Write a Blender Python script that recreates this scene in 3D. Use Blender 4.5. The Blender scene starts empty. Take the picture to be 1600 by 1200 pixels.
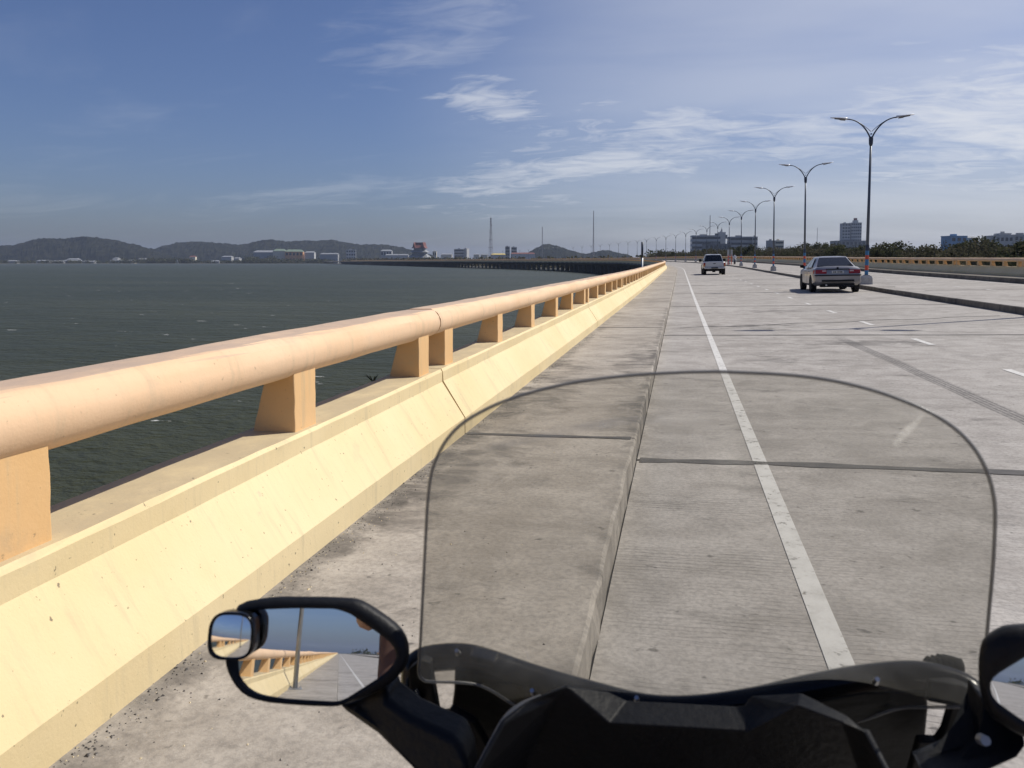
import bpy, bmesh, math, random
from math import radians, sin, cos, tan, atan, atan2, pi, sqrt
from mathutils import Vector, Matrix
from mathutils import noise as mnoise

random.seed(7)
scene = bpy.context.scene
COL = scene.collection

# ------------------------------------------------------------------ camera
YAW, PITCH, FPX = radians(12.3), radians(3.4), 1200.0
CAM = Vector((0, 0, 1.35))
cam_data = bpy.data.cameras.new('camera')
cam_data.sensor_width = 36.0
cam_data.lens = 27.0
cam_data.shift_y = -0.075
cam_data.dof.use_dof = True
cam_data.dof.focus_distance = 12.0
cam_data.dof.aperture_fstop = 13.0
cam_data.clip_start = 0.02
cam_data.clip_end = 30000
cam = bpy.data.objects.new('camera', cam_data)
COL.objects.link(cam)
cam.location = CAM
cam.rotation_euler = (pi / 2 - PITCH, 0, YAW)
scene.camera = cam

FWD = Vector((-sin(YAW) * cos(PITCH), cos(YAW) * cos(PITCH), -sin(PITCH)))
RGT = Vector((cos(YAW), sin(YAW), 0))
UPV = RGT.cross(FWD)


def ray(px, py):
    return FWD + RGT * ((px - 800) / FPX) + UPV * ((480 - py) / FPX)


# ------------------------------------------------------------------ light
SUN_AZ, SUN_EL = radians(56), radians(50)     # azimuth clockwise from +Y
sun_vec = Vector((sin(SUN_AZ) * cos(SUN_EL), cos(SUN_AZ) * cos(SUN_EL), sin(SUN_EL)))
sd = bpy.data.lights.new('sun', 'SUN')
sd.energy = 4.6
sd.angle = radians(0.5)
sd.color = (1.0, 0.95, 0.86)
sun = bpy.data.objects.new('sun', sd)
COL.objects.link(sun)
sun.rotation_euler = (-sun_vec).to_track_quat('-Z', 'Y').to_euler()
scene.view_settings.view_transform = 'Standard'
scene.view_settings.look = 'None'
scene.view_settings.exposure = 0.0
scene.view_settings.gamma = 1.0
scene.view_settings.use_curve_mapping = False
scene.cycles.max_bounces = 6
scene.cycles.diffuse_bounces = 3
scene.cycles.transparent_max_bounces = 16
scene.cycles.volume_bounces = 0


class NT:
    """small helper for node trees"""
    def __init__(self, tree):
        self.t = tree
        self.n = tree.nodes
        self.l = tree.links

    def node(self, kind, **kw):
        nd = self.n.new(kind)
        for k, v in kw.items():
            if k == 'ins':
                for key, val in v.items():
                    self.put(nd.inputs[key], val)
            else:
                setattr(nd, k, v)
        return nd

    def put(self, sock, val):
        if isinstance(val, bpy.types.NodeSocket):
            self.l.new(val, sock)
        else:
            if hasattr(sock, 'default_value'):
                if sock.type == 'RGBA' and len(val) == 3:
                    val = (*val, 1)
                sock.default_value = val

    def math(self, op, a, b=0.0, c=0.0, clamp=False):
        nd = self.node('ShaderNodeMath', operation=op, use_clamp=clamp)
        self.put(nd.inputs[0], a)
        self.put(nd.inputs[1], b)
        if len(nd.inputs) > 2:
            self.put(nd.inputs[2], c)
        return nd.outputs[0]

    def vmath(self, op, a, b=None, scale=None):
        nd = self.node('ShaderNodeVectorMath', operation=op)
        self.put(nd.inputs[0], a)
        if b is not None:
            self.put(nd.inputs[1], b)
        if scale is not None:
            self.put(nd.inputs['Scale'], scale)
        return nd.outputs['Value'] if op in ('DOT_PRODUCT', 'LENGTH') else nd.outputs['Vector']

    def sstep(self, v, a, b, lo=0.0, hi=1.0):
        nd = self.node('ShaderNodeMapRange', interpolation_type='SMOOTHSTEP')
        self.put(nd.inputs['Value'], v)
        self.put(nd.inputs['From Min'], a)
        self.put(nd.inputs['From Max'], b)
        self.put(nd.inputs['To Min'], lo)
        self.put(nd.inputs['To Max'], hi)
        return nd.outputs['Result']

    def noise(self, vec, scale, detail=4.0, rough=0.55, dist=0.0):
        nd = self.node('ShaderNodeTexNoise')
        if vec is not None:
            self.put(nd.inputs['Vector'], vec)
        nd.inputs['Scale'].default_value = scale
        nd.inputs['Detail'].default_value = detail
        nd.inputs['Roughness'].default_value = rough
        nd.inputs['Distortion'].default_value = dist
        return nd.outputs['Fac']

    def mix(self, f, a, b, mode='MIX'):
        nd = self.node('ShaderNodeMix', data_type='RGBA', blend_type=mode)
        self.put(nd.inputs[0], f)
        self.put(nd.inputs[6], a)
        self.put(nd.inputs[7], b)
        return nd.outputs[2]

    def mapping(self, vec, scale=(1, 1, 1), rot=(0, 0, 0), loc=(0, 0, 0)):
        nd = self.node('ShaderNodeMapping')
        self.put(nd.inputs['Vector'], vec)
        nd.inputs['Scale'].default_value = scale
        nd.inputs['Rotation'].default_value = rot
        nd.inputs['Location'].default_value = loc
        return nd.outputs['Vector']


# ------------------------------------------------------------------ sky
world = bpy.data.worlds.new('World')
scene.world = world
world.use_nodes = True
world.cycles.sampling_method = 'MANUAL'
world.cycles.sample_map_resolution = 256
W = NT(world.node_tree)
W.n.clear()
sky = W.node('ShaderNodeTexSky', sky_type='NISHITA', sun_disc=False, sun_elevation=SUN_EL,
             sun_rotation=SUN_AZ, altitude=0.0, air_density=1.0, dust_density=1.6, ozone_density=4.0)
wtc = W.node('ShaderNodeTexCoord').outputs['Generated']
wdir = W.vmath('NORMALIZE', wtc)
wsep = W.node('ShaderNodeSeparateXYZ')
W.put(wsep.inputs[0], wdir)
zz = W.math('ADD', W.math('MAXIMUM', wsep.outputs['Z'], 0.0), 0.16)
cxy = W.node('ShaderNodeCombineXYZ')
W.put(cxy.inputs[0], W.math('DIVIDE', wsep.outputs['X'], zz))
W.put(cxy.inputs[1], W.math('DIVIDE', wsep.outputs['Y'], zz))
plane = cxy.outputs[0]
# cirrus: high thin streaks everywhere, a few thicker banks
pl_rot = W.mapping(plane, rot=(0, 0, radians(-28)), scale=(0.65, 1.35, 1))
cir = W.noise(pl_rot, 1.7, 5.0, 0.56, 0.8)
fine = W.noise(W.mapping(plane, rot=(0, 0, radians(-28)), scale=(0.9, 1.9, 1), loc=(3.1, 1.7, 0)), 4.0, 6.0, 0.62, 1.5)
thin = W.math('MULTIPLY', W.sstep(cir, 0.50, 0.85), 0.14)
total = thin


def cloud_bank(px, py, su, sv, ang, dens, lo, hi):
    """a bank of cirrus round a direction of the sky, su/sv its half size in radians"""
    global total
    c = ray(px, py).normalized()
    u0 = c.cross(Vector((0, 0, 1))).normalized()
    v0 = u0.cross(c).normalized()
    u = u0 * cos(ang) + v0 * sin(ang)
    v = v0 * cos(ang) - u0 * sin(ang)
    a = W.math('DIVIDE', W.vmath('DOT_PRODUCT', wdir, tuple(u)), su)
    b = W.math('DIVIDE', W.vmath('DOT_PRODUCT', wdir, tuple(v)), sv)
    r = W.math('SQRT', W.math('ADD', W.math('MULTIPLY', a, a), W.math('MULTIPLY', b, b)))
    m = W.math('MULTIPLY', W.sstep(r, 0.0, 1.6, 1.0, 0.0), W.sstep(W.vmath('DOT_PRODUCT', wdir, tuple(c)), 0.2, 0.5))
    nz = W.math('ADD', W.math('MULTIPLY', cir, 0.55), W.math('MULTIPLY', fine, 0.45))
    d = W.sstep(W.math('ADD', nz, W.math('MULTIPLY', W.math('SUBTRACT', m, 1.0), 0.24)), lo - 0.06, hi - 0.08)
    d = W.math('MULTIPLY', W.math('MULTIPLY', d, W.sstep(m, 0.0, 0.35)), dens)
    total = W.math('MAXIMUM', total, d)


# thin high veil towards the sun side, then the separate banks
vc = ray(1900, 150).normalized()
veil = W.math('MULTIPLY', W.sstep(W.vmath('DOT_PRODUCT', wdir, tuple(vc)), 0.60, 0.99),
              W.sstep(W.noise(W.mapping(plane, rot=(0, 0, radians(-28)), scale=(0.5, 1.2, 1)), 1.1, 4.0, 0.55, 0.4), 0.25, 0.7, 0.16, 0.50))
total = W.math('MAXIMUM', total, veil)
cloud_bank(1600, 180, 0.26, 0.085, radians(6), 0.88, 0.28, 0.72)
cloud_bank(1300, 188, 0.24, 0.060, radians(4), 0.72, 0.33, 0.74)
cloud_bank(1030, 222, 0.28, 0.060, radians(13), 0.72, 0.34, 0.72)
cloud_bank(765, 158, 0.085, 0.040, radians(-12), 0.62, 0.39, 0.68)
cloud_bank(690, 35, 0.15, 0.065, radians(20), 0.32, 0.36, 0.76)
cloud_bank(960, 160, 0.10, 0.035, radians(25), 0.55, 0.44, 0.72)
cloud_bank(540, 296, 0.19, 0.020, radians(5), 0.18, 0.38, 0.70)
cloud_bank(1530, 25, 0.18, 0.05, radians(5), 0.6, 0.44, 0.74)
cloud_bank(880, 308, 0.12, 0.020, radians(-3), 0.38, 0.42, 0.66)
cloud_bank(1220, 232, 0.05, 0.02, radians(-3), 0.6, 0.42, 0.66)
skycol = W.mix(1.0, sky.outputs['Color'], (0.86, 0.91, 1.16), 'MULTIPLY')
cloudcol = W.mix(1.0, W.mix(0.9, sky.outputs['Color'], (11.0, 11.2, 11.8)), (1, 1, 1), 'MULTIPLY')
wcol = W.mix(total, skycol, cloudcol)
bg = W.node('ShaderNodeBackground', ins={'Color': wcol, 'Strength': 0.072})
W.l.new(bg.outputs[0], W.node('ShaderNodeOutputWorld').inputs[0])


# ------------------------------------------------------------------ building helpers
def tag(o, label=None, cat=None, group=None, kind=None):
    if label:
        o['label'] = label
    if cat:
        o['category'] = cat
    if group:
        o['group'] = group
    if kind:
        o['kind'] = kind
    return o


def empty(name, loc=(0, 0, 0), rz=0.0):
    o = bpy.data.objects.new(name, None)
    o.empty_display_size = 0.2
    COL.objects.link(o)
    o.location = loc
    o.rotation_euler = (0, 0, rz)
    return o


class MB:
    """collects shapes; build() links them as one mesh object"""
    def __init__(self):
        self.v = []
        self.f = []
        self.m = []
        self.mi = 0

    def add(self, verts, faces):
        b = len(self.v)
        self.v += [tuple(x) for x in verts]
        self.f += [tuple(i + b for i in f) for f in faces]
        self.m += [self.mi] * len(faces)
        return self

    def box(self, x0, x1, y0, y1, z0, z1):
        self.add([(x0, y0, z0), (x1, y0, z0), (x1, y1, z0), (x0, y1, z0),
                  (x0, y0, z1), (x1, y0, z1), (x1, y1, z1), (x0, y1, z1)],
                 [(0, 3, 2, 1), (4, 5, 6, 7), (0, 1, 5, 4), (1, 2, 6, 5), (2, 3, 7, 6), (3, 0, 4, 7)])
        return self

    def tube(self, pts, rad, n=8, caps=True, squash=None):
        pts = [Vector(p) for p in pts]
        if not hasattr(rad, '__len__'):
            rad = [rad] * len(pts)
        vs, fs = [], []
        prev = None
        for i, p in enumerate(pts):
            t = (pts[min(i + 1, len(pts) - 1)] - pts[max(i - 1, 0)]).normalized()
            a = prev if prev is not None else (Vector((0, 0, 1)) if abs(t.z) < 0.9 else Vector((1, 0, 0)))
            s = t.cross(a)
            if s.length < 1e-6:
                s = t.cross(Vector((0, 1, 0)))
            s.normalize()
            up = s.cross(t).normalized()
            prev = up
            for k in range(n):
                an = 2 * pi * k / n
                vs.append(p + s * cos(an) * rad[i] + up * sin(an) * rad[i] * (squash or 1))
        for i in range(len(pts) - 1):
            for k in range(n):
                k2 = (k + 1) % n
                fs.append((i * n + k, i * n + k2, (i + 1) * n + k2, (i + 1) * n + k))
        if caps:
            fs.append(tuple(range(n - 1, -1, -1)))
            fs.append(tuple((len(pts) - 1) * n + k for k in range(n)))
        return self.add(vs, fs)

    def cyl(self, c0, c1, r0, r1=None, n=16):
        return self.tube([c0, c1], [r0, r0 if r1 is None else r1], n)

    def loft(self, rings, caps=True):
        n = len(rings[0])
        vs = [p for r in rings for p in r]
        fs = []
        for i in range(len(rings) - 1):
            for k in range(n):
                k2 = (k + 1) % n
                fs.append((i * n + k, i * n + k2, (i + 1) * n + k2, (i + 1) * n + k))
        if caps:
            fs.append(tuple(range(n - 1, -1, -1)))
            fs.append(tuple((len(rings) - 1) * n + k for k in range(n)))
        return self.add(vs, fs)

    def mesh(self, name, mats, smooth=False):
        me = bpy.data.meshes.new(name)
        me.from_pydata(self.v, [], self.f)
        if not isinstance(mats, (list, tuple)):
            mats = [mats]
        for m in mats:
            me.materials.append(m)
        if len(mats) > 1:
            me.polygons.foreach_set('material_index', self.m)
        if smooth:
            me.polygons.foreach_set('use_smooth', [True] * len(me.polygons))
        me.update()
        return me

    def build(self, name, mats, parent=None, smooth=False, fix=True, bevel=0.0, segs=2):
        o = bpy.data.objects.new(name, self.mesh(name, mats, smooth))
        COL.objects.link(o)
        if parent:
            o.parent = parent
        if fix:
            bm = bmesh.new()
            bm.from_mesh(o.data)
            bmesh.ops.recalc_face_normals(bm, faces=bm.faces)
            bm.to_mesh(o.data)
            bm.free()
        if bevel:
            md = o.modifiers.new('bevel', 'BEVEL')
            md.width = bevel
            md.segments = segs
            md.limit_method = 'ANGLE'
            md.angle_limit = radians(32)
            for p in o.data.polygons:
                p.use_smooth = True
            md.harden_normals = True
        return o


def link_copy(o, parent=None, loc=None, rz=None, name=None):
    c = o.copy()
    if name:
        c.name = name
    COL.objects.link(c)
    c.parent = parent
    if loc is not None:
        c.location = loc
    if rz is not None:
        c.rotation_euler = (0, 0, rz)
    return c


def copy_tree(o, parent=None):
    c = link_copy(o, parent)
    for ch in list(o.children):
        copy_tree(ch, c)
    return c


ORD = ['first', 'second', 'third', 'fourth', 'fifth', 'sixth', 'seventh', 'eighth', 'ninth', 'tenth', 'eleventh',
       'twelfth', 'thirteenth', 'fourteenth', 'fifteenth', 'sixteenth', 'seventeenth', 'eighteenth', 'nineteenth',
       'twentieth', 'twenty-first', 'twenty-second', 'twenty-third', 'twenty-fourth', 'twenty-fifth', 'twenty-sixth',
       'twenty-seventh', 'twenty-eighth', 'twenty-ninth', 'thirtieth']


# ------------------------------------------------------------------ materials
def new_mat(name):
    m = bpy.data.materials.new(name)
    m.use_nodes = True
    t = NT(m.node_tree)
    t.n.clear()
    out = t.node('ShaderNodeOutputMaterial')
    return m, t, out


def pbr(t, out, color, rough=0.6, metal=0.0, normal=None, **extra):
    b = t.node('ShaderNodeBsdfPrincipled')
    t.put(b.inputs['Base Color'], color)
    t.put(b.inputs['Roughness'], rough)
    t.put(b.inputs['Metallic'], metal)
    if normal is not None:
        t.put(b.inputs['Normal'], normal)
    for k, v in extra.items():
        t.put(b.inputs[k.replace('_', ' ')], v)
    t.l.new(b.outputs[0], out.inputs[0])
    return b


def bump(t, height, strength=0.3, dist=0.01):
    nd = t.node('ShaderNodeBump', ins={'Height': height, 'Strength': strength, 'Distance': dist})
    return nd.outputs[0]


def simple(name, col, rough=0.6, metal=0.0, vary=0.12, scale=6.0, bmp=0.0, **extra):
    """one colour with a little uneven tone and gloss"""
    m, t, out = new_mat(name)
    co = t.node('ShaderNodeTexCoord').outputs['Object']
    n = t.noise(co, scale, 5, 0.6)
    k = t.sstep(n, 0.25, 0.75, 1 - vary, 1 + vary)
    c = t.mix(1.0, col, (1, 1, 1), 'MULTIPLY')
    sc = t.node('ShaderNodeVectorMath', operation='SCALE')
    t.put(sc.inputs[0], c)
    t.put(sc.inputs['Scale'], k)
    r = t.math('ADD', t.math('MULTIPLY', t.math('SUBTRACT', n, 0.5), 0.25), rough, clamp=True)
    nm = bump(t, t.noise(co, scale * 12, 4), bmp, 0.004) if bmp else None
    pbr(t, out, sc.outputs[0], r, metal, nm, **extra)
    return m


def concrete_mat(name, c_dark, c_light, tining=0.0, stains=(), skid=None, scale=1.0):
    m, t, out = new_mat(name)
    g = t.node('ShaderNodeNewGeometry')
    P = g.outputs['Position']
    sep = t.node('ShaderNodeSeparateXYZ')
    t.put(sep.inputs[0], P)
    x, y = sep.outputs['X'], sep.outputs['Y']
    big = t.noise(P, 0.35 * scale, 2, 0.6)
    mid = t.noise(P, 2.6 * scale, 5, 0.70, 0.5)
    streak = t.noise(t.mapping(P, scale=(0.8, 2.6, 1)), 1.6, 5, 0.66, 0.5)
    fine = t.noise(P, 45.0, 3, 0.7)
    speck = t.noise(P, 170.0, 1, 0.6)
    f = t.math('ADD', t.math('ADD', t.math('MULTIPLY', big, 0.30), t.math('MULTIPLY', mid, 0.48)), t.math('MULTIPLY', streak, 0.22))
    col = t.mix(t.sstep(f, 0.38, 0.62), c_dark, c_light)
    # fine grain
    col = t.mix(t.sstep(fine, 0.35, 0.7, 0.0, 0.34), col, (0.09, 0.085, 0.08))
    col = t.mix(t.sstep(speck, 0.60, 0.78, 0.0, 0.30), col, (0.50, 0.48, 0.44))
    # dark blotches and tiny spots
    blot = t.noise(t.mapping(P, scale=(1, 1.6, 1), loc=(7.3, 2.2, 0)), 1.25, 6, 0.72, 0.0)
    col = t.mix(t.sstep(blot, 0.55, 0.74, 0.0, 0.55), col, (0.062, 0.058, 0.054))
    spots = t.noise(t.mapping(P, scale=(1, 1.5, 1), loc=(1.3, 9.2, 0)), 8.0, 3, 0.6)
    col = t.mix(t.sstep(spots, 0.66, 0.74, 0.0, 0.7), col, (0.06, 0.055, 0.05))
    fl = t.noise(t.mapping(P, loc=(5.3, 1.2, 0)), 22.0, 2, 0.5)
    col = t.mix(t.sstep(fl, 0.70, 0.78, 0.0, 0.6), col, (0.085, 0.08, 0.07))
    for (sx, sy, rx, ry, dens) in stains:
        a = t.math('DIVIDE', t.math('SUBTRACT', x, sx), rx)
        b = t.math('DIVIDE', t.math('SUBTRACT', y, sy), ry)
        r = t.math('SQRT', t.math('ADD', t.math('MULTIPLY', a, a), t.math('MULTIPLY', b, b)))
        rr = t.math('ADD', r, t.math('MULTIPLY', t.math('SUBTRACT', mid, 0.5), 2.6))
        msk = t.math('MULTIPLY', t.sstep(rr, 0.1, 1.0, dens, 0.0), t.sstep(streak, 0.36, 0.58))
        col = t.mix(msk, col, (0.045, 0.042, 0.04))
    if skid:
        (x0, y0), (x1, y1), wid = skid
        L = sqrt((x1 - x0) ** 2 + (y1 - y0) ** 2)
        tx, ty = (x1 - x0) / L, (y1 - y0) / L
        dx, dy = t.math('SUBTRACT', x, x0), t.math('SUBTRACT', y, y0)
        al = t.math('ADD', t.math('MULTIPLY', dx, tx), t.math('MULTIPLY', dy, ty))
        ac = t.math('SUBTRACT', t.math('MULTIPLY', dx, -ty), t.math('MULTIPLY', dy, -tx))
        wob = t.math('MULTIPLY', t.math('SUBTRACT', t.noise(P, 0.7, 3), 0.5), 0.10)
        ad = t.math('ABSOLUTE', t.math('ADD', ac, wob))
        band = t.sstep(ad, wid * 0.35, wid * 0.55, 1.0, 0.0)
        ribs = t.math('MULTIPLY', t.math('ADD', t.math('SINE', t.math('MULTIPLY', ac, 2 * pi / 0.045)), 1.0), 0.5)
        ends = t.math('MULTIPLY', t.sstep(al, 0.0, 2.5), t.sstep(al, L - 3, L, 1.0, 0.0))
        msk = t.math('MULTIPLY', t.math('MULTIPLY', band, ends),
                     t.math('MULTIPLY', t.math('ADD', t.math('MULTIPLY', ribs, 0.42), 0.26), t.sstep(fine, 0.25, 0.6, 0.45, 1.0)))
        col = t.mix(msk, col, (0.03, 0.03, 0.032))
    h = t.math('ADD', t.math('MULTIPLY', fine, 0.5), t.math('MULTIPLY', speck, 0.25))
    if tining:
        jit = t.math('MULTIPLY', t.noise(t.mapping(P, scale=(0.4, 3, 1)), 6.0, 3), 0.06)
        ln = t.math('SINE', t.math('MULTIPLY', t.math('ADD', y, jit), 2 * pi / 0.034))
        patch = t.sstep(t.noise(t.mapping(P, scale=(0.35, 1, 1)), 1.1, 5, 0.6), 0.42, 0.62)
        gr = t.math('MULTIPLY', t.sstep(ln, 0.45, 0.95), patch)
        near = t.sstep(t.vmath('LENGTH', P), 7.0, 16.0, 1.0, 0.25)
        col = t.mix(t.math('MULTIPLY', t.math('MULTIPLY', gr, near), tining), col, (0.06, 0.056, 0.052))
        h = t.math('SUBTRACT', h, t.math('MULTIPLY', gr, 0.8))
    nm = bump(t, h, 0.55, 0.006)
    pbr(t, out, col, 0.88, 0.0, nm, Specular_IOR_Level=0.25)
    return m


def paint_mat(name, col, col2, grime, chips=0.5):
    """weathered masonry paint: streaks down the faces, dust on the tops, small chips"""
    m, t, out = new_mat(name)
    g = t.node('ShaderNodeNewGeometry')
    P = g.outputs['Position']
    nsep = t.node('ShaderNodeSeparateXYZ')
    t.put(nsep.inputs[0], g.outputs['True Normal'])
    up = nsep.outputs['Z']
    big = t.noise(P, 0.9, 5, 0.6)
    c = t.mix(t.sstep(big, 0.35, 0.68), col, col2)
    st = t.noise(t.mapping(P, scale=(0.7, 6.0, 0.7)), 2.4, 5, 0.65, 0.0)
    c = t.mix(t.sstep(st, 0.54, 0.74, 0.0, 0.36), c, (0.42, 0.36, 0.24))
    tw = t.noise(t.mapping(P, scale=(1.2, 14.0, 1.2), rot=(0.35, 0, 0)), 3.0, 4, 0.7)
    c = t.mix(t.sstep(tw, 0.50, 0.78, 0.0, 0.30), c, (0.50, 0.42, 0.27))
    cl = t.noise(P, 3.2, 5, 0.7)
    c = t.mix(t.sstep(cl, 0.56, 0.80, 0.0, 0.42), c, (0.36, 0.32, 0.24))
    # dust and dirt settle on level tops
    dn = t.noise(t.mapping(P, scale=(1, 0.7, 1)), 5.0, 5, 0.7)
    top = t.math('MULTIPLY', t.sstep(up, 0.90, 0.985), t.sstep(dn, 0.25, 0.62, 0.50, 1.0))
    c = t.mix(t.math('MULTIPLY', top, 0.92), c, grime)
    sp = t.noise(P, 40.0, 3, 0.55)
    c = t.mix(t.sstep(sp, 0.69, 0.74, 0.0, chips), c, (0.10, 0.085, 0.065))
    sp2 = t.noise(t.mapping(P, loc=(4, 4, 4)), 60.0, 2, 0.5)
    c = t.mix(t.sstep(sp2, 0.72, 0.78, 0.0, chips * 0.8), c, (0.14, 0.115, 0.08))
    pe = t.noise(t.mapping(P, loc=(9, 3, 1)), 1.7, 7, 0.74)
    c = t.mix(t.sstep(pe, 0.63, 0.70, 0.0, 0.45), c, (0.40, 0.36, 0.30))
    h = t.math('ADD', t.math('MULTIPLY', t.noise(P, 18, 6, 0.6), 0.6), t.math('MULTIPLY', t.noise(P, 110, 3), 0.3))
    pbr(t, out, c, 0.72, 0.0, bump(t, h, 0.35, 0.006), Specular_IOR_Level=0.3)
    return m


M = {}
M['road'] = concrete_mat('road_concrete', (0.298, 0.274, 0.246), (0.450, 0.420, 0.384), tining=0.26,
                         stains=[(1.7, 16.2, 1.2, 0.9, 0.7), (2.9, 13.0, 1.3, 0.6, 0.6), (1.2, 10.6, 0.5, 0.5, 0.5),
                                 (3.9, 5.0, 0.5, 0.18, 0.7), (2.6, 21.0, 1.5, 0.8, 0.5), (5.6, 4.6, .6, .12, .5)],
                         skid=((2.66, 15.0), (2.82, 2.5), 0.20))
M['walk'] = concrete_mat('walkway_concrete', (0.285, 0.254, 0.214), (0.445, 0.404, 0.348), tining=0.0,
                         stains=[(-1.3, 4.4, 0.45, 1.6, 0.6), (-0.45, 9.5, 0.35, 2.5, 0.6), (-1.2, 7.5, 0.5, 2.0, 0.6),
                                 (-1.1, 2.6, 0.3, 0.3, 0.5), (-0.35, 6.3, 0.25, 0.9, .5),
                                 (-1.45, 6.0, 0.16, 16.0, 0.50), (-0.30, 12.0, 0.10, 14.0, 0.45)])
M['joint'] = simple('joint_filler', (0.035, 0.034, 0.035), 0.9)
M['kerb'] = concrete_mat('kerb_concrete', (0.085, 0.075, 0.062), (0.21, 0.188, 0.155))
M['cream'] = paint_mat('cream_wall_paint', (0.70, 0.56, 0.31), (0.75, 0.615, 0.365), (0.46, 0.375, 0.24), 0.75)
M['peach'] = paint_mat('peach_rail_paint', (0.74, 0.50, 0.30), (0.79, 0.56, 0.36), (0.45, 0.34, 0.26), 0.35)
M['post'] = paint_mat('peach_post_paint', (0.72, 0.45, 0.20), (0.77, 0.50, 0.25), (0.55, 0.38, 0.20), 0.45)
M['white_line'] = None


def line_mat(name):
    m, t, out = new_mat(name)
    P = t.node('ShaderNodeNewGeometry').outputs['Position']
    n1 = t.noise(P, 7, 8, 0.7)
    n2 = t.noise(P, 60, 5, 0.7)
    c = t.mix(t.sstep(n1, 0.40, 0.70), (0.60, 0.585, 0.55), (0.47, 0.455, 0.42))
    c = t.mix(t.sstep(n2, 0.58, 0.72, 0.0, 0.55), c, (0.27, 0.25, 0.23))
    b = pbr(t, out, c, 0.7, 0, bump(t, n2, 0.4, 0.003))
    tr = t.node('ShaderNodeBsdfTransparent')
    mx = t.node('ShaderNodeMixShader')
    wear = t.noise(P, 14, 8, 0.75)
    t.put(mx.inputs[0], t.sstep(wear, 0.56, 0.66, 0.0, 0.8))
    t.l.new(b.outputs[0], mx.inputs[1])
    t.l.new(tr.outputs[0], mx.inputs[2])
    t.l.new(mx.outputs[0], out.inputs[0])
    return m


M['white_line'] = line_mat('white_road_paint')

# black scooter plastics, glass, mirror
M['black_plastic'] = simple('black_plastic', (0.0075, 0.008, 0.0095), 0.5, 0, 0.2, 9, 0.25, Specular_IOR_Level=0.24)
M['satin_black'] = simple('satin_black_plastic', (0.005, 0.0053, 0.006), 0.6, 0, 0.2, 9, 0.15, Specular_IOR_Level=0.2)
M['gloss_black'] = simple('gloss_black_plastic', (0.004, 0.0043, 0.005), 0.2, 0, 0.2, 5, Specular_IOR_Level=0.25)
M['rubber'] = simple('black_rubber', (0.013, 0.013, 0.013), 0.85, 0, 0.2, 20, 0.3, Specular_IOR_Level=0.15)
M['alloy'] = simple('grey_alloy', (0.45, 0.45, 0.46), 0.32, 1.0)
M['galv'] = simple('galvanised_steel', (0.36, 0.37, 0.38), 0.45, 0.6, 0.15, 3)
M['bluegrey'] = simple('blue_grey_pole_paint', (0.085, 0.10, 0.125), 0.38, 0.35, 0.12, 2)
M['lamp_dark'] = simple('dark_lamp_metal', (0.045, 0.055, 0.08), 0.45, 0.2)
M['lamp_light'] = simple('pale_lamp_casing', (0.62, 0.63, 0.66), 0.4, 0.1)
M['band_red'] = simple('red_band_paint', (0.62, 0.085, 0.04), 0.55)
M['band_blue'] = simple('blue_band_paint', (0.05, 0.19, 0.36), 0.55)
M['pedestal'] = concrete_mat('pedestal_concrete', (0.40, 0.38, 0.35), (0.60, 0.58, 0.54))
M['bridge'] = concrete_mat('bridge_concrete', (0.12, 0.115, 0.105), (0.21, 0.20, 0.185))
M['leaf'] = None


def mirror_mat():
    m, t, out = new_mat('mirror_glass')
    pbr(t, out, (0.80, 0.82, 0.85), 0.012, 1.0)
    return m


M['mirror'] = mirror_mat()


def shield_mat():
    m, t, out = new_mat('smoked_windshield')
    P = t.node('ShaderNodeTexCoord').outputs['Object']
    tr = t.node('ShaderNodeBsdfTransparent', ins={'Color': (0.80, 0.79, 0.75)})
    hz = t.node('ShaderNodeBsdfTranslucent', ins={'Color': (0.50, 0.49, 0.45)})
    df = t.node('ShaderNodeBsdfDiffuse', ins={'Color': (0.50, 0.49, 0.45)})
    ad = t.node('ShaderNodeMixShader', ins={0: 0.5})
    t.l.new(hz.outputs[0], ad.inputs[1])
    t.l.new(df.outputs[0], ad.inputs[2])
    dust = t.noise(P, 6, 6, 0.62, 0.6)
    sm = t.noise(t.mapping(P, scale=(3, 3, 1.2), rot=(0, 0.5, 0)), 16, 5, 0.6)
    f = t.math('ADD', t.sstep(dust, 0.32, 0.68, 0.045, 0.18), t.sstep(sm, 0.58, 0.8, 0.0, 0.07))
    mx = t.node('ShaderNodeMixShader', ins={0: f})
    t.l.new(tr.outputs[0], mx.inputs[1])
    t.l.new(ad.outputs[0], mx.inputs[2])
    gl = t.node('ShaderNodeBsdfGlossy', ins={'Color': (1, 1, 1), 'Roughness': 0.08})
    fr = t.node('ShaderNodeFresnel', ins={'IOR': 1.25})
    mx2 = t.node('ShaderNodeMixShader', ins={0: fr.outputs[0]})
    t.l.new(mx.outputs[0], mx2.inputs[1])
    t.l.new(gl.outputs[0], mx2.inputs[2])
    t.l.new(mx2.outputs[0], out.inputs[0])
    return m


M['shield'] = shield_mat()


def edge_mat():
    m, t, out = new_mat('windshield_edge')
    tr = t.node('ShaderNodeBsdfTransparent', ins={'Color': (0.68, 0.68, 0.66)})
    b = pbr(t, out, (0.30, 0.30, 0.29), 0.3)
    mx = t.node('ShaderNodeMixShader', ins={0: 0.55})
    t.l.new(tr.outputs[0], mx.inputs[1])
    t.l.new(b.outputs[0], mx.inputs[2])
    t.l.new(mx.outputs[0], out.inputs[0])
    return m


M['edge'] = edge_mat()


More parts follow.
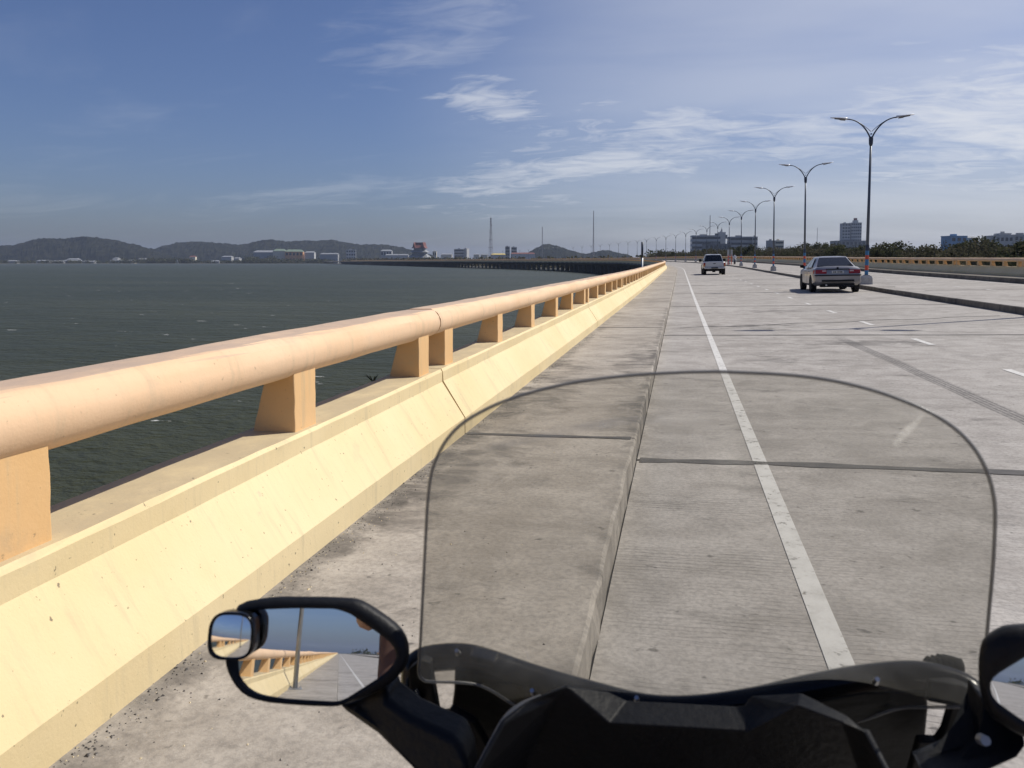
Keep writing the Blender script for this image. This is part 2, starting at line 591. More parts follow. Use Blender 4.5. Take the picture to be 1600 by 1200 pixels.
def water_mat():
    m, t, out = new_mat('sea_water')
    P = t.node('ShaderNodeNewGeometry').outputs['Position']
    w1 = t.noise(t.mapping(P, scale=(0.55, 1.0, 1), rot=(0, 0, radians(25))), 0.42, 4, 0.62, 0.0)
    w2 = t.noise(t.mapping(P, scale=(0.6, 1.2, 1), rot=(0, 0, radians(40))), 2.6, 4, 0.65, 0.0)
    h = t.math('ADD', t.math('MULTIPLY', w1, 1.6), t.math('MULTIPLY', w2, 0.55))
    nm = bump(t, h, 0.8, 0.42)
    tone = t.noise(t.mapping(P, scale=(0.3, 1, 1), rot=(0, 0, radians(20))), 0.05, 5, 0.6)
    c = t.mix(t.sstep(tone, 0.3, 0.7), (0.038, 0.042, 0.024), (0.060, 0.063, 0.037))
    cap = t.noise(t.mapping(P, scale=(0.6, 1.3, 1), rot=(0, 0, radians(25))), 0.55, 5, 0.72, 0.0)
    fm = t.sstep(cap, 0.665, 0.70, 0.0, 0.8)
    c = t.mix(fm, c, (0.6, 0.6, 0.58))
    pbr(t, out, c, t.math('ADD', 0.30, t.math('MULTIPLY', fm, 0.6)), 0, nm, IOR=1.33, Specular_IOR_Level=0.05)
    return m


M['water'] = water_mat()


def leaf_mat(name, c1, c2, c3, scale):
    m, t, out = new_mat(name)
    g = t.node('ShaderNodeNewGeometry')
    P = g.outputs['Position']
    n = t.noise(P, scale, 4, 0.6)
    c = t.mix(t.sstep(n, 0.38, 0.62), c1, c2)
    c = t.mix(t.sstep(g.outputs['Random Per Island'], 0.45, 1.0, 0.0, 0.8), c, c3)
    b = t.node('ShaderNodeBsdfDiffuse', ins={'Color': c})
    tl = t.node('ShaderNodeBsdfTranslucent', ins={'Color': c})
    mx = t.node('ShaderNodeMixShader', ins={0: 0.25})
    t.l.new(b.outputs[0], mx.inputs[1])
    t.l.new(tl.outputs[0], mx.inputs[2])
    t.l.new(mx.outputs[0], out.inputs[0])
    return m


M['leaf'] = leaf_mat('mangrove_leaves', (0.052, 0.060, 0.032), (0.080, 0.085, 0.042), (0.115, 0.105, 0.065), 0.25)
M['leaf2'] = leaf_mat('dry_mangrove_leaves', (0.070, 0.070, 0.042), (0.102, 0.097, 0.058), (0.155, 0.132, 0.095), 0.25)
M['bark'] = simple('grey_brown_bark', (0.085, 0.070, 0.055), 0.9, 0, 0.3, 6)
M['hill'] = leaf_mat('wooded_hillside', (0.008, 0.011, 0.007), (0.030, 0.031, 0.018), (0.024, 0.024, 0.014), 0.03)
M['mud'] = simple('shore_mud', (0.055, 0.052, 0.04), 0.9, 0, 0.3, 0.02)

# ------------------------------------------------------------------ the line of the bridge
S0, RAD, PH1 = 89.0, 746.0, radians(31.5)
S1 = S0 + RAD * PH1


def smooth(x):
    x = max(0.0, min(1.0, x))
    return x * x * (3 - 2 * x)


def centre(s):
    if s <= S0:
        return 0.0, s, 0.0
    if s <= S1:
        a = (s - S0) / RAD
        return -RAD * (1 - cos(a)), S0 + RAD * sin(a), a
    a = PH1
    bx, by = -RAD * (1 - cos(a)), S0 + RAD * sin(a)
    return bx - sin(a) * (s - S1), by + cos(a) * (s - S1), a


def lift(s):
    if s < 20:
        return 0.0
    if s < 40:
        return 0.0055 * (s - 20) ** 2 / 40
    if s < 250:
        return 0.0055 * (s - 30)
    return 1.21 + 0.3 * smooth((s - 250) / 400)


def bank(s):
    return 0.022 + 0.016 * smooth((s - 50) / 130)


def PT(s, X, z=0.0):
    cx, cy, a = centre(s)
    return Vector((cx + cos(a) * X, cy + sin(a) * X, z + lift(s) + bank(s) * X))


MOD, J0 = 9.1, 5.25          # bay length of the bridge and where the first joint in view lies
WATER, LAND = -3.3, -2.95
X_TOE, X_KERB, WALK_H = -1.49, -0.28, 0.15
X_MED0, X_MED1, MED_H = 7.5, 8.25, 0.16
X_RWALK, X_RTOE, X_END = 14.8, 15.9, 16.5
X_OUT = -2.0


def strip(mb, s0, s1, prof, step, closed=False):
    """sweep a cross-section [(X, z), ...] along the bridge"""
    n = max(1, int(math.ceil((s1 - s0) / step)))
    rings = [[PT(s0 + (s1 - s0) * i / n, X, z) for (X, z) in prof] for i in range(n + 1)]
    vs = [p for r in rings for p in r]
    k = len(prof)
    fs = []
    for i in range(n):
        for j in range(k if closed else k - 1):
            j2 = (j + 1) % k
            fs.append((i * k + j, i * k + j2, (i + 1) * k + j2, (i + 1) * k + j))
    if closed:
        fs.append(tuple(range(k)))
        fs.append(tuple(n * k + j for j in range(k - 1, -1, -1)))
    mb.add(vs, fs)
    return mb


# roadway: the dark bed under the slabs, then slabs bay by bay
bed = MB()
strip(bed, -430, 1700, [(X_OUT + 0.1, -0.03), (X_KERB, -0.012), (X_MED0, -0.012), (X_END - 0.1, -0.03)], 4.5)
road = tag(bed.build('road', M['joint'], fix=False), kind='structure')
S_END_SLAB = J0 + MOD * 24
for i in range(-8, 24):
    a, b = J0 + MOD * i + 0.021, J0 + MOD * (i + 1) - 0.021
    mb = strip(MB(), a, b, [(X_KERB + 0.012, -0.025), (X_KERB + 0.012, 0), (1.6, 0), (3.77, 0), (5.7, 0), (X_MED0 - 0.004, 0), (X_MED0 - 0.004, -0.025)], 2.3, True)
    mb.build('road_slab', M['road'], road)
    mb = strip(MB(), a, b, [(X_MED1 + 0.004, -0.025), (X_MED1 + 0.004, 0), (10.5, 0), (12.6, 0), (X_RWALK - 0.004, 0), (X_RWALK - 0.004, -0.025)], 2.3, True)
    mb.build('road_slab', M['road'], road)
far_road = strip(MB(), S_END_SLAB, 1700, [(X_KERB + 0.01, 0), (3.7, 0), (X_MED0, 0)], 6)
strip(far_road, S_END_SLAB, 1700, [(X_MED1, 0), (11, 0), (X_RWALK, 0)], 6)
S_REAR = J0 - MOD * 8
strip(far_road, -430, S_REAR, [(X_KERB + 0.01, 0), (3.7, 0), (X_MED0, 0)], 9)
strip(far_road, -430, S_REAR, [(X_MED1, 0), (11, 0), (X_RWALK, 0)], 9)
far_road.build('far_carriageway', M['road'], road, fix=False)

# walkways
walk = tag(strip(MB(), -430, 1700, [(X_OUT + 0.12, WALK_H - 0.02), (X_KERB - 0.02, WALK_H - 0.02), (X_KERB - 0.02, -0.03)], 4.5)
           .build('walkway', M['joint'], fix=False), kind='structure')
for i in range(-8, 24):
    a, b = J0 + MOD * i + 0.009, J0 + MOD * (i + 1) - 0.009
    mbw = strip(MB(), a, b, [(X_OUT + 0.13, 0.09), (X_OUT + 0.13, WALK_H), (X_TOE, WALK_H), (-0.9, WALK_H), (X_KERB - 0.014, WALK_H), (X_KERB, WALK_H - 0.014), (X_KERB, -0.028), (X_KERB - 0.016, -0.028)], 0.14 if -1 <= i < 3 else 1.5, True)
    if -1 <= i < 3:
        for q in range(len(mbw.v) // 8):
            x_, y_, z_ = mbw.v[q * 8 + 4]
            n1 = mnoise.fractal(Vector((y_ * 3.1, 1.7, 0)), 0.9, 2.1, 4) * 0.018
            n2 = mnoise.fractal(Vector((y_ * 4.3, 8.7, 0)), 0.9, 2.1, 4) * 0.012
            mbw.v[q * 8 + 4] = (x_ + n1, y_, z_)
            x_, y_, z_ = mbw.v[q * 8 + 5]
            mbw.v[q * 8 + 5] = (x_ + n1 * 0.7, y_, z_ + n2)
            x_, y_, z_ = mbw.v[q * 8 + 6]
            mbw.v[q * 8 + 6] = (x_ + abs(n2) * 1.3, y_, z_)
    mbw.build('walkway_slab', M['walk'], walk)
strip(strip(MB(), S_END_SLAB, 1700, [(X_OUT + 0.13, WALK_H), (X_KERB, WALK_H), (X_KERB, -0.02)], 6), -430, S_REAR, [(X_OUT + 0.13, WALK_H), (X_KERB, WALK_H), (X_KERB, -0.02)], 9).build('far_walkway', M['walk'], walk, fix=False)
rwalk = tag(strip(MB(), -430, 1700, [(X_RWALK + 0.02, -0.03), (X_RWALK + 0.02, 0.20), (X_END, 0.20)], 4.5)
            .build('walkway', M['joint'], fix=False), kind='structure')
for i in range(-8, 24):
    a, b = J0 + MOD * i + 0.009, J0 + MOD * (i + 1) - 0.009
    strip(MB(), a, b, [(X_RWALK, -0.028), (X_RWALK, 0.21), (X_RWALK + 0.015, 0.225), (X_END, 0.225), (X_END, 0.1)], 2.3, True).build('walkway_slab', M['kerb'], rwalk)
strip(strip(MB(), S_END_SLAB, 1700, [(X_RWALK, -0.02), (X_RWALK, 0.225), (X_END, 0.225)], 6), -430, S_REAR, [(X_RWALK, -0.02), (X_RWALK, 0.225), (X_END, 0.225)], 9).build('far_walkway', M['kerb'], rwalk, fix=False)

# median
med = tag(strip(MB(), -430, 1700, [(X_MED0 + 0.02, -0.03), (X_MED0 + 0.02, MED_H - 0.02), (X_MED1 - 0.02, MED_H - 0.02), (X_MED1 - 0.02, -0.03)], 4.5)
          .build('median', M['joint'], fix=False), kind='structure')
rnd = random.Random(3)
for i in range(-24, 72):
    a, b = J0 + MOD / 3 * i + 0.006, J0 + MOD / 3 * (i + 1) - 0.006
    dz, dx = rnd.uniform(-0.008, 0.008), rnd.uniform(-0.006, 0.006)
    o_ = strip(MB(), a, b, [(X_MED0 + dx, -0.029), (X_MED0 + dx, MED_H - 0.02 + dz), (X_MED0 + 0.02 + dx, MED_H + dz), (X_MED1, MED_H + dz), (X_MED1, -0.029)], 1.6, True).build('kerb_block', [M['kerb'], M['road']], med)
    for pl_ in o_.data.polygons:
        pl_.material_index = 1 if abs(pl_.normal.z) > 0.9 and pl_.center.z > 0.1 else 0  # sides take the dark kerb colour, shade and grime painted in; top stays pale
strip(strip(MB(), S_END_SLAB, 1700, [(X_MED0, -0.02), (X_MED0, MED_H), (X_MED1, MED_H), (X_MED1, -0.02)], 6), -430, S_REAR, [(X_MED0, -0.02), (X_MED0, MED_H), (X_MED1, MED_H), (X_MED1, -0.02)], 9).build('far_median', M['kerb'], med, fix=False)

# painted lines
ln = MB()
strip(ln, -400, 420, [(0.495, 0.004), (0.585, 0.004)], 1.1)
ln.build('edge_line', M['white_line'], road, fix=False)
proto = None
for k in range(-12, 44):
    s = 9.0 + 3.72 * k
    if k < 34:
        mb = MB()
        strip(mb, s, s + 1.0, [(3.72, 0.004), (3.82, 0.004)], 0.5)
        mb.build('lane_dash', M['white_line'], road, fix=False)
for k in range(-5, 40):
    s = 9.5 + 3.72 * k
    mb = MB()
    strip(mb, s, s + 1.0, [(11.5, 0.004), (11.6, 0.004)], 0.5)
    mb.build('lane_dash', M['white_line'], road, fix=False)
strip(MB(), -100, 420, [(14.2, 0.004), (14.3, 0.004)], 2).build('edge_line', M['white_line'], road, fix=False)

# bituminous sealant smeared over each joint
M['sealant'] = simple('joint_sealant', (0.075, 0.070, 0.066), 0.85, 0, 0.35, 8)
for i in range(-3, 16):
    s_j = J0 + MOD * i
    for (xa, xb, z_, w_) in ((X_KERB + 0.03, X_MED0 - 0.02, 0.004, 0.058), (X_TOE + 0.02, X_KERB - 0.03, WALK_H + 0.004, 0.036), (X_MED1 + 0.02, X_RWALK - 0.02, 0.004, 0.058)):
        mb, n_ = MB(), int((xb - xa) / 0.12)
        for k in range(n_ + 1):
            X = xa + (xb - xa) * k / n_
            wob = 0.012 * sin(X * 2.3 + i)
            ww = w_ * (0.55 + 0.45 * abs(mnoise.noise(Vector((X * 1.7, i * 3.1, z_)))) * 2) if i < 6 else w_
            mb.v += [tuple(PT(s_j + wob - ww - rnd.uniform(0, .006), X, z_)), tuple(PT(s_j + wob + ww + rnd.uniform(0, .006), X, z_))]
        for k in range(n_):
            mb.f.append((2 * k, 2 * k + 2, 2 * k + 3, 2 * k + 1))
        mb.m = [0] * len(mb.f)
        mb.build('joint_seal', M['sealant'], walk if z_ > 0.1 else road, fix=False)

# oblique sealed crack crossing the lanes
mb = MB()
pts = []
for i in range(41):
    f = i / 40
    X = X_KERB + 0.3 + f * 6.9
    pts.append((15.9 + 3.0 * f + 0.10 * sin(f * 23) + rnd.uniform(-0.04, 0.04), X, 0.018 + 0.014 * rnd.random()))
vs, fs = [], []
for (s, X, w) in pts:
    vs += [PT(s - w, X, 0.004), PT(s + w, X, 0.004)]
for i in range(40):
    fs.append((2 * i, 2 * i + 2, 2 * i + 3, 2 * i + 1))
mb.add(vs, fs)
mb.build('sealed_crack', M['joint'], road, fix=False)

# ------------------------------------------------------------------ parapets
WPROF = [(0.0, -0.02), (0.0, 0.117), (-0.165, 0.371), (-0.165, 0.445), (-0.180, 0.46), (-0.445, 0.46), (-0.456, 0.45),
         (-0.456, -0.45), (-0.05, -0.45), (-0.05, -0.02)]
RPROF = []
for a in range(0, 181, 15):        # rounded road-side face
    an = radians(90 - a)
    RPROF.append((-0.262 + 0.085 * cos(an) * 1.0, 0.797 + 0.094 * sin(an)))
RPROF += [(-0.40, 0.703), (-0.43, 0.73), (-0.44, 0.81), (-0.43, 0.865), (-0.415, 0.891)]
RPROF[0] = (-0.255, 0.891)


def extrude(prof, L, step, jit, seed, gap=0.011):
    r = random.Random(seed)
    n = max(1, int(L / step))
    rings = []
    lx = [r.uniform(-1, 1) for _ in prof]
    for i in range(n + 1):
        y = gap + (L - 2 * gap) * i / n
        ring = []
        for j, (x, z) in enumerate(prof):
            w = sin(y * 1.7 + lx[j] * 3) * 0.6 + sin(y * 4.1 + lx[j] * 9) * 0.4 + r.uniform(-0.7, 0.7)
            ring.append((x + jit * w * 0.6, y, z + (jit * w if z > 0 else 0)))
        rings.append(ring)
    return MB().loft(rings)


wall_meshes = [extrude(WPROF, MOD, 0.16, 0.0032, 10 + k).build('wall_segment', M['cream'], fix=True) for k in range(4)]
wall_plain = extrude(WPROF, MOD, MOD, 0.0, 1).build('wall_segment', M['cream'], fix=True)
rail_meshes = [extrude(RPROF, MOD, 0.22, 0.0028, 30 + k).build('rail', M['peach'], fix=True, smooth=True) for k in range(3)]
rail_plain = extrude(RPROF, MOD, MOD, 0.0, 1).build('rail', M['peach'], fix=True, smooth=True)
for o in rail_meshes + [rail_plain]:
    md = o.modifiers.new('edge', 'EDGE_SPLIT')
    md.split_angle = radians(28)


def post_mesh(seed):
    r = random.Random(seed)
    rings = []
    for k in range(7):
        f = k / 6
        z = 0.452 + (0.745 - 0.452) * f
        xb = -0.418 + 0.078 * f
        j = lambda a=0.0012: r.uniform(-a, a)
        rings.append([(-0.205 + j(), -0.105 + j(), z), (-0.205 + j(), 0.105 + j(), z), (xb + j(), 0.105 + j(), z), (xb + j(), -0.105 + j(), z)])
    return MB().loft(rings).build('post', M['post'], bevel=0.006, segs=2)


posts = [post_mesh(50 + k) for k in range(4)]
POST_S = [0.29, 1.99, 3.70, 5.52, 7.11, 8.81]


def parapet(label, side, m0, m_post, m_det, m1):
    root = tag(empty('bridge_parapet', PT(J0, X_TOE if side < 0 else X_RTOE)), label, 'parapet')
    inv = root.matrix_basis.inverted()
    X = X_TOE if side < 0 else X_RTOE
    zb = WALK_H if side < 0 else 0.225
    far = MB()
    for i in range(m0, m1):
        s = J0 + MOD * i
        if side < 0:
            a = PT(s, X, zb)
            d = PT(s + MOD, X, zb) - a
        else:
            a = PT(s + MOD, X, zb)
            d = PT(s, X, zb) - a
        rz = atan2(-d.x, d.y)
        ln_ = d.length / MOD
        tilt = atan2(d.z, sqrt(d.x ** 2 + d.y ** 2))
        for src in ((wall_meshes[i % 4] if -3 < i < 12 else wall_plain), (rail_meshes[i % 3] if -3 < i < 12 else rail_plain)):
            c = link_copy(src, root, a - root.location)
            c.rotation_euler = (tilt, 0, rz)
            c.scale = (1, ln_, 1)
        for k, ps in enumerate(POST_S):
            f = ps / MOD
            p = a + d * f
            if -10 < i < m_post:
                c = link_copy(posts[(i * 6 + k * 5) % 4], root, p - root.location, rz)
            else:
                R = Matrix.Rotation(rz, 3, 'Z')
                vs = []
                for (x, y, z) in [(-.205, -.105, .45), (-.205, .105, .45), (-.418, .105, .45), (-.418, -.105, .45),
                                  (-.205, -.105, .74), (-.205, .105, .74), (-.34, .105, .74), (-.34, -.105, .74)]:
                    vs.append(R @ Vector((x, y, z)) + p - root.location)
                far.add(vs, [(0, 1, 5, 4), (1, 2, 6, 5), (2, 3, 7, 6), (3, 0, 4, 7)])
    tag(far.build('far_posts', M['post'], root), kind='stuff')
    return root


parapet('cream sloped concrete parapet with rounded peach rail on the water side', -1, -46, 24, 12, 150)
parapet('parapet with square yellow posts beyond the opposite carriageway, along the mangroves', 1, -20, 30, 0, 150)
for o in wall_meshes + rail_meshes + posts + [wall_plain, rail_plain]:
    bpy.data.objects.remove(o)

# ------------------------------------------------------------------ bridge substructure
br = tag(empty('causeway_bridge', (7, 0, WATER)), 'low concrete bridge on dark pile bents curving left across the water', 'bridge')
g = strip(MB(), -430, 1700, [(X_OUT + 0.05, -0.06), (X_END + 0.3, -0.06), (X_END + 0.3, -0.5), (X_END - 1, -1.2), (X_OUT + 1.0, -1.2), (X_OUT + 0.05, -0.5)], 9.1, True)
o = g.build('girder', M['bridge'], br)
o.location = (-7, 0, -WATER)
bent = MB()
bent.box(-8.6, 8.6, -0.55, 0.55, -1.9, -1.12)
for k in range(7):
    bent.box(-8.1 + k * 2.7 - 0.3, -8.1 + k * 2.7 + 0.3, -0.32, 0.32, -6.2, -1.85)
bm_ = None
for i in range(0, 150):
    s = J0 + MOD * i
    p = PT(s, 7.2, 0)
    if bm_ is None:
        bm_ = bent.build('pile_bent', M['bridge'], br)
        c = bm_
    else:
        c = link_copy(bm_, br)
    c.location = p - br.location
    c.rotation_euler = (0, -bank(s), centre(s)[2])

# ------------------------------------------------------------------ water and land
def sheet(name, x0, x1, y0, y1, z, mat):
    mb = MB()
    mb.add([(x0, y0, z), (x1, y0, z), (x1, y1, z), (x0, y1, z)], [(0, 1, 2, 3)])
    return tag(mb.build(name, mat, fix=False), kind='structure')


sheet('sea', -7000, 7000, -7000, 7000, WATER, M['water'])


def bearing(px):
    d = ray(px, 409)
    return atan2(d.x, d.y)


# land: everything right of the bridge and the far shore, as a fan of distances round the camera
lm = MB()
B = []
rnd = random.Random(11)
for px in range(-700, 3400, 20):
    b = bearing(px)
    D = 1750 + 60 * sin(px * 0.013) + rnd.uniform(-12, 12)
    # shoreline right of the bridge
    for s in range(-100, 1700, 12):
        q = PT(s, X_END + 9)
        if abs(atan2(q.x, q.y) - b) < radians(1.0) and q.y > 0:
            D = min(D, sqrt(q.x ** 2 + q.y ** 2))
    B.append((b, D))
for i, (b, D) in enumerate(B):
    lm.v += [(sin(b) * D, cos(b) * D, WATER - 0.4), (sin(b) * (D + 6), cos(b) * (D + 6), LAND), (sin(b) * 6500, cos(b) * 6500, LAND + 1)]
for i in range(len(B) - 1):
    lm.f += [(3 * i, 3 * i + 3, 3 * i + 4, 3 * i + 1), (3 * i + 1, 3 * i + 4, 3 * i + 5, 3 * i + 2)]
lm.m = [0] * len(lm.f)
tag(lm.build('shore_land', M['mud'], fix=False), kind='structure')


def ATD(px, py, d):
    """point that lies d metres ahead, seen at this pixel"""
    r = ray(px, py)
    return CAM + r * (d / r.dot(Vector((FWD.x, FWD.y, 0)).normalized()))


def HZ(py, d):
    return CAM.z + (409 - py) / FPX * d


# hills


def hill(name, prof, d, depth):
    mb = MB()
    xs = []
    px = prof[0][0]
    while px <= prof[-1][0]:
        xs.append(px)
        px += 2.5
    rows = 26
    for j in range(rows + 1):
        t = j / rows * 2 - 1
        dd = d + t * depth
        for px in xs:
            for a, b in zip(prof, prof[1:]):
                if a[0] <= px <= b[0]:
                    f = (px - a[0]) / (b[0] - a[0])
                    f = f * f * (3 - 2 * f) * 0.5 + f * 0.5
                    py = a[1] + (b[1] - a[1]) * f
                    break
            top = HZ(py, d) - LAND
            n = mnoise.fractal(Vector((px * 0.02, t * 3, d * 0.01)), 1.0, 2.0, 4)
            h = top * (max(0.0, 1 - t * t) ** 0.8) * (1 + 0.13 * n * (abs(t) * 3 if abs(t) < .33 else 1))
            p = ATD(px, 409, dd)
            rough = mnoise.fractal(Vector((p.x * 0.07, p.y * 0.07, 3.3)), 0.7, 2.1, 4) * 5.0
            mb.v.append((p.x, p.y, LAND - 1 + h + (rough if h > 8 else 0)))
    n = len(xs)
    for j in range(rows):
        for i in range(n - 1):
            mb.f.append((j * n + i, j * n + i + 1, (j + 1) * n + i + 1, (j + 1) * n + i))
    mb.m = [0] * len(mb.f)
    return tag(mb.build(name, M['hill'], fix=False), kind='structure')


hill('hill', [(-260, 400), (-200, 392), (-120, 388), (-60, 386), (0, 384.5), (20, 384), (35, 380), (55, 374.5), (75, 373), (100, 374), (130, 370), (150, 371.5), (180, 375.5), (210, 383), (235, 389), (262, 398), (285, 408)], 3000, 420)
hill('hill', [(200, 404), (240, 390), (260, 384), (280, 379.5), (305, 378), (340, 380), (370, 383), (385, 382), (400, 377.5), (420, 375.5), (450, 378), (470, 377), (500, 377.5), (520, 376), (545, 379.5), (565, 383), (600, 382.5), (625, 386), (640, 390), (670, 398), (700, 407)], 3300, 420)
hill('hill', [(812, 406), (828, 394), (840, 386.5), (850, 382.5), (865, 383.5), (880, 388), (895, 393), (915, 397), (935, 393), (950, 391.5), (975, 397), (1000, 406)], 2600, 200)

# ------------------------------------------------------------------ far buildings
M['b_white'] = simple('white_render', (0.42, 0.42, 0.41), 0.8, 0, 0.08, 0.2)
M['b_grey'] = simple('grey_render', (0.33, 0.335, 0.34), 0.8, 0, 0.1, 0.2)
M['b_dgrey'] = simple('dark_grey_render', (0.15, 0.155, 0.165), 0.8, 0, 0.1, 0.2)
M['b_cream'] = simple('cream_render', (0.66, 0.60, 0.47), 0.8, 0, 0.08, 0.2)
M['b_orange'] = simple('orange_render', (0.55, 0.29, 0.15), 0.8, 0, 0.08, 0.2)
M['b_blue'] = simple('blue_cladding', (0.16, 0.30, 0.46), 0.6, 0, 0.08, 0.2)
M['b_glass'] = simple('dark_window_glass', (0.035, 0.042, 0.055), 0.15, 0, 0.2, 0.3)
M['r_red'] = simple('red_roof_tiles', (0.17, 0.058, 0.045), 0.75, 0, 0.2, 0.5)
M['r_green'] = simple('green_roof_sheet', (0.16, 0.21, 0.15), 0.6, 0, 0.15, 0.3)
M['r_white'] = simple('pale_roof_sheet', (0.27, 0.28, 0.29), 0.5, 0, 0.1, 0.3)
M['r_grey'] = simple('grey_roof_sheet', (0.24, 0.25, 0.26), 0.6, 0, 0.15, 0.3)
M['r_yellow'] = simple('yellow_roof_sheet', (0.58, 0.45, 0.13), 0.6, 0, 0.15, 0.3)
M['mast'] = simple('mast_steel', (0.22, 0.20, 0.20), 0.6, 0.3)


def frame_at(px0, px1, d):
    a, b = ATD(px0, 409, d), ATD(px1, 409, d)
    mid = (a + b) / 2
    return mid, (b - a).length, atan2((b - a).y, (b - a).x)


def building(name, label, px0, px1, pyt, d, wall, dep=18, turn=0.0, floors=0, bay=0, roof=None, win='b_glass', pyb=None, group=None, cat='building', blank=()):
    mid, w, rz = frame_at(px0, px1, d)
    root = tag(empty(name, (mid.x, mid.y, LAND), rz + turn), label, cat, group)
    h = HZ(pyt, d) - LAND
    body = MB().box(-w / 2, w / 2, 0, dep, -1, h).build('wall', M[wall], root)
    if roof in ('flat', None):
        MB().box(-w / 2 - 0.2, w / 2 + 0.2, -0.2, dep + 0.2, h + 0.003, h + 0.7).build('roof', M[wall], root)
        MB().box(-w * 0.2, w * 0.05, dep * 0.3, dep * 0.6, h + 0.7, h + 2.4).build('roof_housing', M[wall], root)
    else:
        rh = min(w, dep) * 0.2
        mb = MB()
        e = 0.6
        mb.add([(-w / 2 - e, -e, h), (w / 2 + e, -e, h), (w / 2 + e, dep + e, h), (-w / 2 - e, dep + e, h),
                (-w / 2 + rh, dep / 2, h + rh), (w / 2 - rh, dep / 2, h + rh)],
               [(0, 1, 5, 4), (1, 2, 5), (2, 3, 4, 5), (3, 0, 4), (3, 2, 1, 0)])
        mb.build('roof', M[roof], root)
    if floors:
        fh = h / floors
        for k in range(floors):
            z0, z1 = k * fh + fh * 0.36, k * fh + fh * 0.82
            if bay == 0:
                MB().box(-w / 2 + 0.5, w / 2 - 0.5, -0.12, 0.3, z0, z1).build('window_band', M[win], root)
                MB().box(-w / 2 - 0.12, -w / 2 + 0.3, 0.6, dep - 0.6, z0, z1).build('window_band', M[win], root)
                MB().box(w / 2 - 0.3, w / 2 + 0.12, 0.6, dep - 0.6, z0, z1).build('window_band', M[win], root)
            else:
                n = max(2, int(w / bay))
                first = None
                for j in range(n):
                    if (j, k) in blank:
                        continue
                    xc = -w / 2 + (j + 0.5) * w / n
                    if first is None:
                        first = MB().box(-w / n * 0.3, w / n * 0.3, -0.12, 0.3, 0, z1 - z0).build('window', M[win], root)
                        c = first
                    else:
                        c = link_copy(first, root)
                    c.location = (xc, 0, z0)
    return root


# right of the road
hb = building('hospital_block', 'pale striped office block left of the white water tower building', 1081, 1125, 369, 1000, 'b_white', 22, radians(-8), 6)
building('low_office', 'dark low office block in front of the pale striped office block', 1101, 1142, 382, 940, 'b_dgrey', 14, 0, 3, 5)
t_ = building('stair_tower', 'tall white slab tower with overhanging dark tank and rooftop beacon', 1121, 1133, 364, 1040, 'b_white', 12, radians(-14))
mid, w_, rz_ = frame_at(1121, 1133, 1040)
hh = HZ(364, 1040) - LAND
MB().box(-9, -4.5, -1.0, 9, hh - 9, hh - 1).build('tank', M['b_dgrey'], t_)
MB().box(4.9, 7.5, -1.0, 9, hh - 8, hh - 3).build('tank', M['b_dgrey'], t_)
MB().box(-0.9, 0.9, 4, 6, hh + .5, hh + 4.5).cyl((0, 5, hh + 4), (0, 5, hh + 7), 0.3).build('beacon', M['b_dgrey'], t_)
building('grey_office_block', 'grey striped office block with white end, right of the slab tower', 1141, 1176, 371, 960, 'b_grey', 20, radians(-4), 6)
building('office_wing', 'narrow white wing at the right end of the grey striped office block', 1175, 1183, 371, 955, 'b_white', 16, radians(-14), 6)
building('apartment_block', 'white apartment block with dark window bands standing alone above the trees', 1211, 1224, 377, 900, 'b_cream', 12, radians(-6), 6)
building('blank_block', 'windowless grey block joined to the left of the lone white apartments', 1200, 1211, 377, 902, 'b_grey', 12, radians(-6))
# twin tower block on its podium
building('podium', 'dark wide podium block under the twin high-rise towers', 1308, 1352, 377, 1250, 'b_dgrey', 30, 0, 4, 6)
building('high_rise', 'left high-rise of the twin towers, narrower with dark crown', 1315, 1327, 350, 1262, 'b_white', 16, radians(-10), 13, 3.2)
hr = building('high_rise', 'right high-rise of the twin towers, taller with stepped red-banded top', 1329, 1344.5, 349, 1262, 'b_white', 18, radians(-10), 13, 3.2)
mid, w_, rz_ = frame_at(1329, 1344.5, 1262)
hh = HZ(349, 1262) - LAND
MB().box(-3.5, 3.5, 3, 12, hh + .8, hh + 4.5).build('crown', M['b_white'], hr)
MB().box(-2.2, 2.2, 5, 10, hh + 4.5, hh + 8.2).build('crown_top', M['r_red'], hr)
building('blue_building', 'light blue block above the mangroves at the right', 1484, 1511, 370, 700, 'b_blue', 14, radians(6), 4, 4)
building('pale_annexe', 'pale block with grey hipped roof right of the blue block', 1512, 1526, 372, 705, 'b_white', 12, radians(-10), 3, 4, 'r_grey')
building('white_building', 'white stepped apartment block near the right edge above the mangroves', 1549, 1581, 369.5, 720, 'b_white', 14, radians(-6), 4, 3.6)
building('roof_storey', 'small white upper storey on the stepped apartment block', 1561, 1578, 366, 722, 'b_white', 9, radians(-6), 4, 4)
building('brown_building', 'grey-brown block at the right edge above the mangroves', 1584, 1618, 368, 740, 'b_grey', 14, 0, 4, 4)
building('grey_gate_house', 'small dark gable-roofed house between the lamps, above the far parapet', 1271, 1279, 386, 600, 'b_dgrey', 6, 0, 0, 0, 'r_grey')
building('market_hall', 'long white roofed hall beyond the trees right of the gable house', 1284, 1309, 397, 820, 'b_white', 14, 0, 0, 0, 'r_white')
building('market_hall', 'low pale roofed hall beyond the trees left of the gable house', 1240, 1264, 395.5, 860, 'b_grey', 14, 0, 0, 0, 'r_white')
building('blue_shed', 'low blue-roofed shed just above the far parapet, left of the sedan', 1232, 1258, 401, 480, 'b_dgrey', 10, 0, 0, 0, 'b_blue')
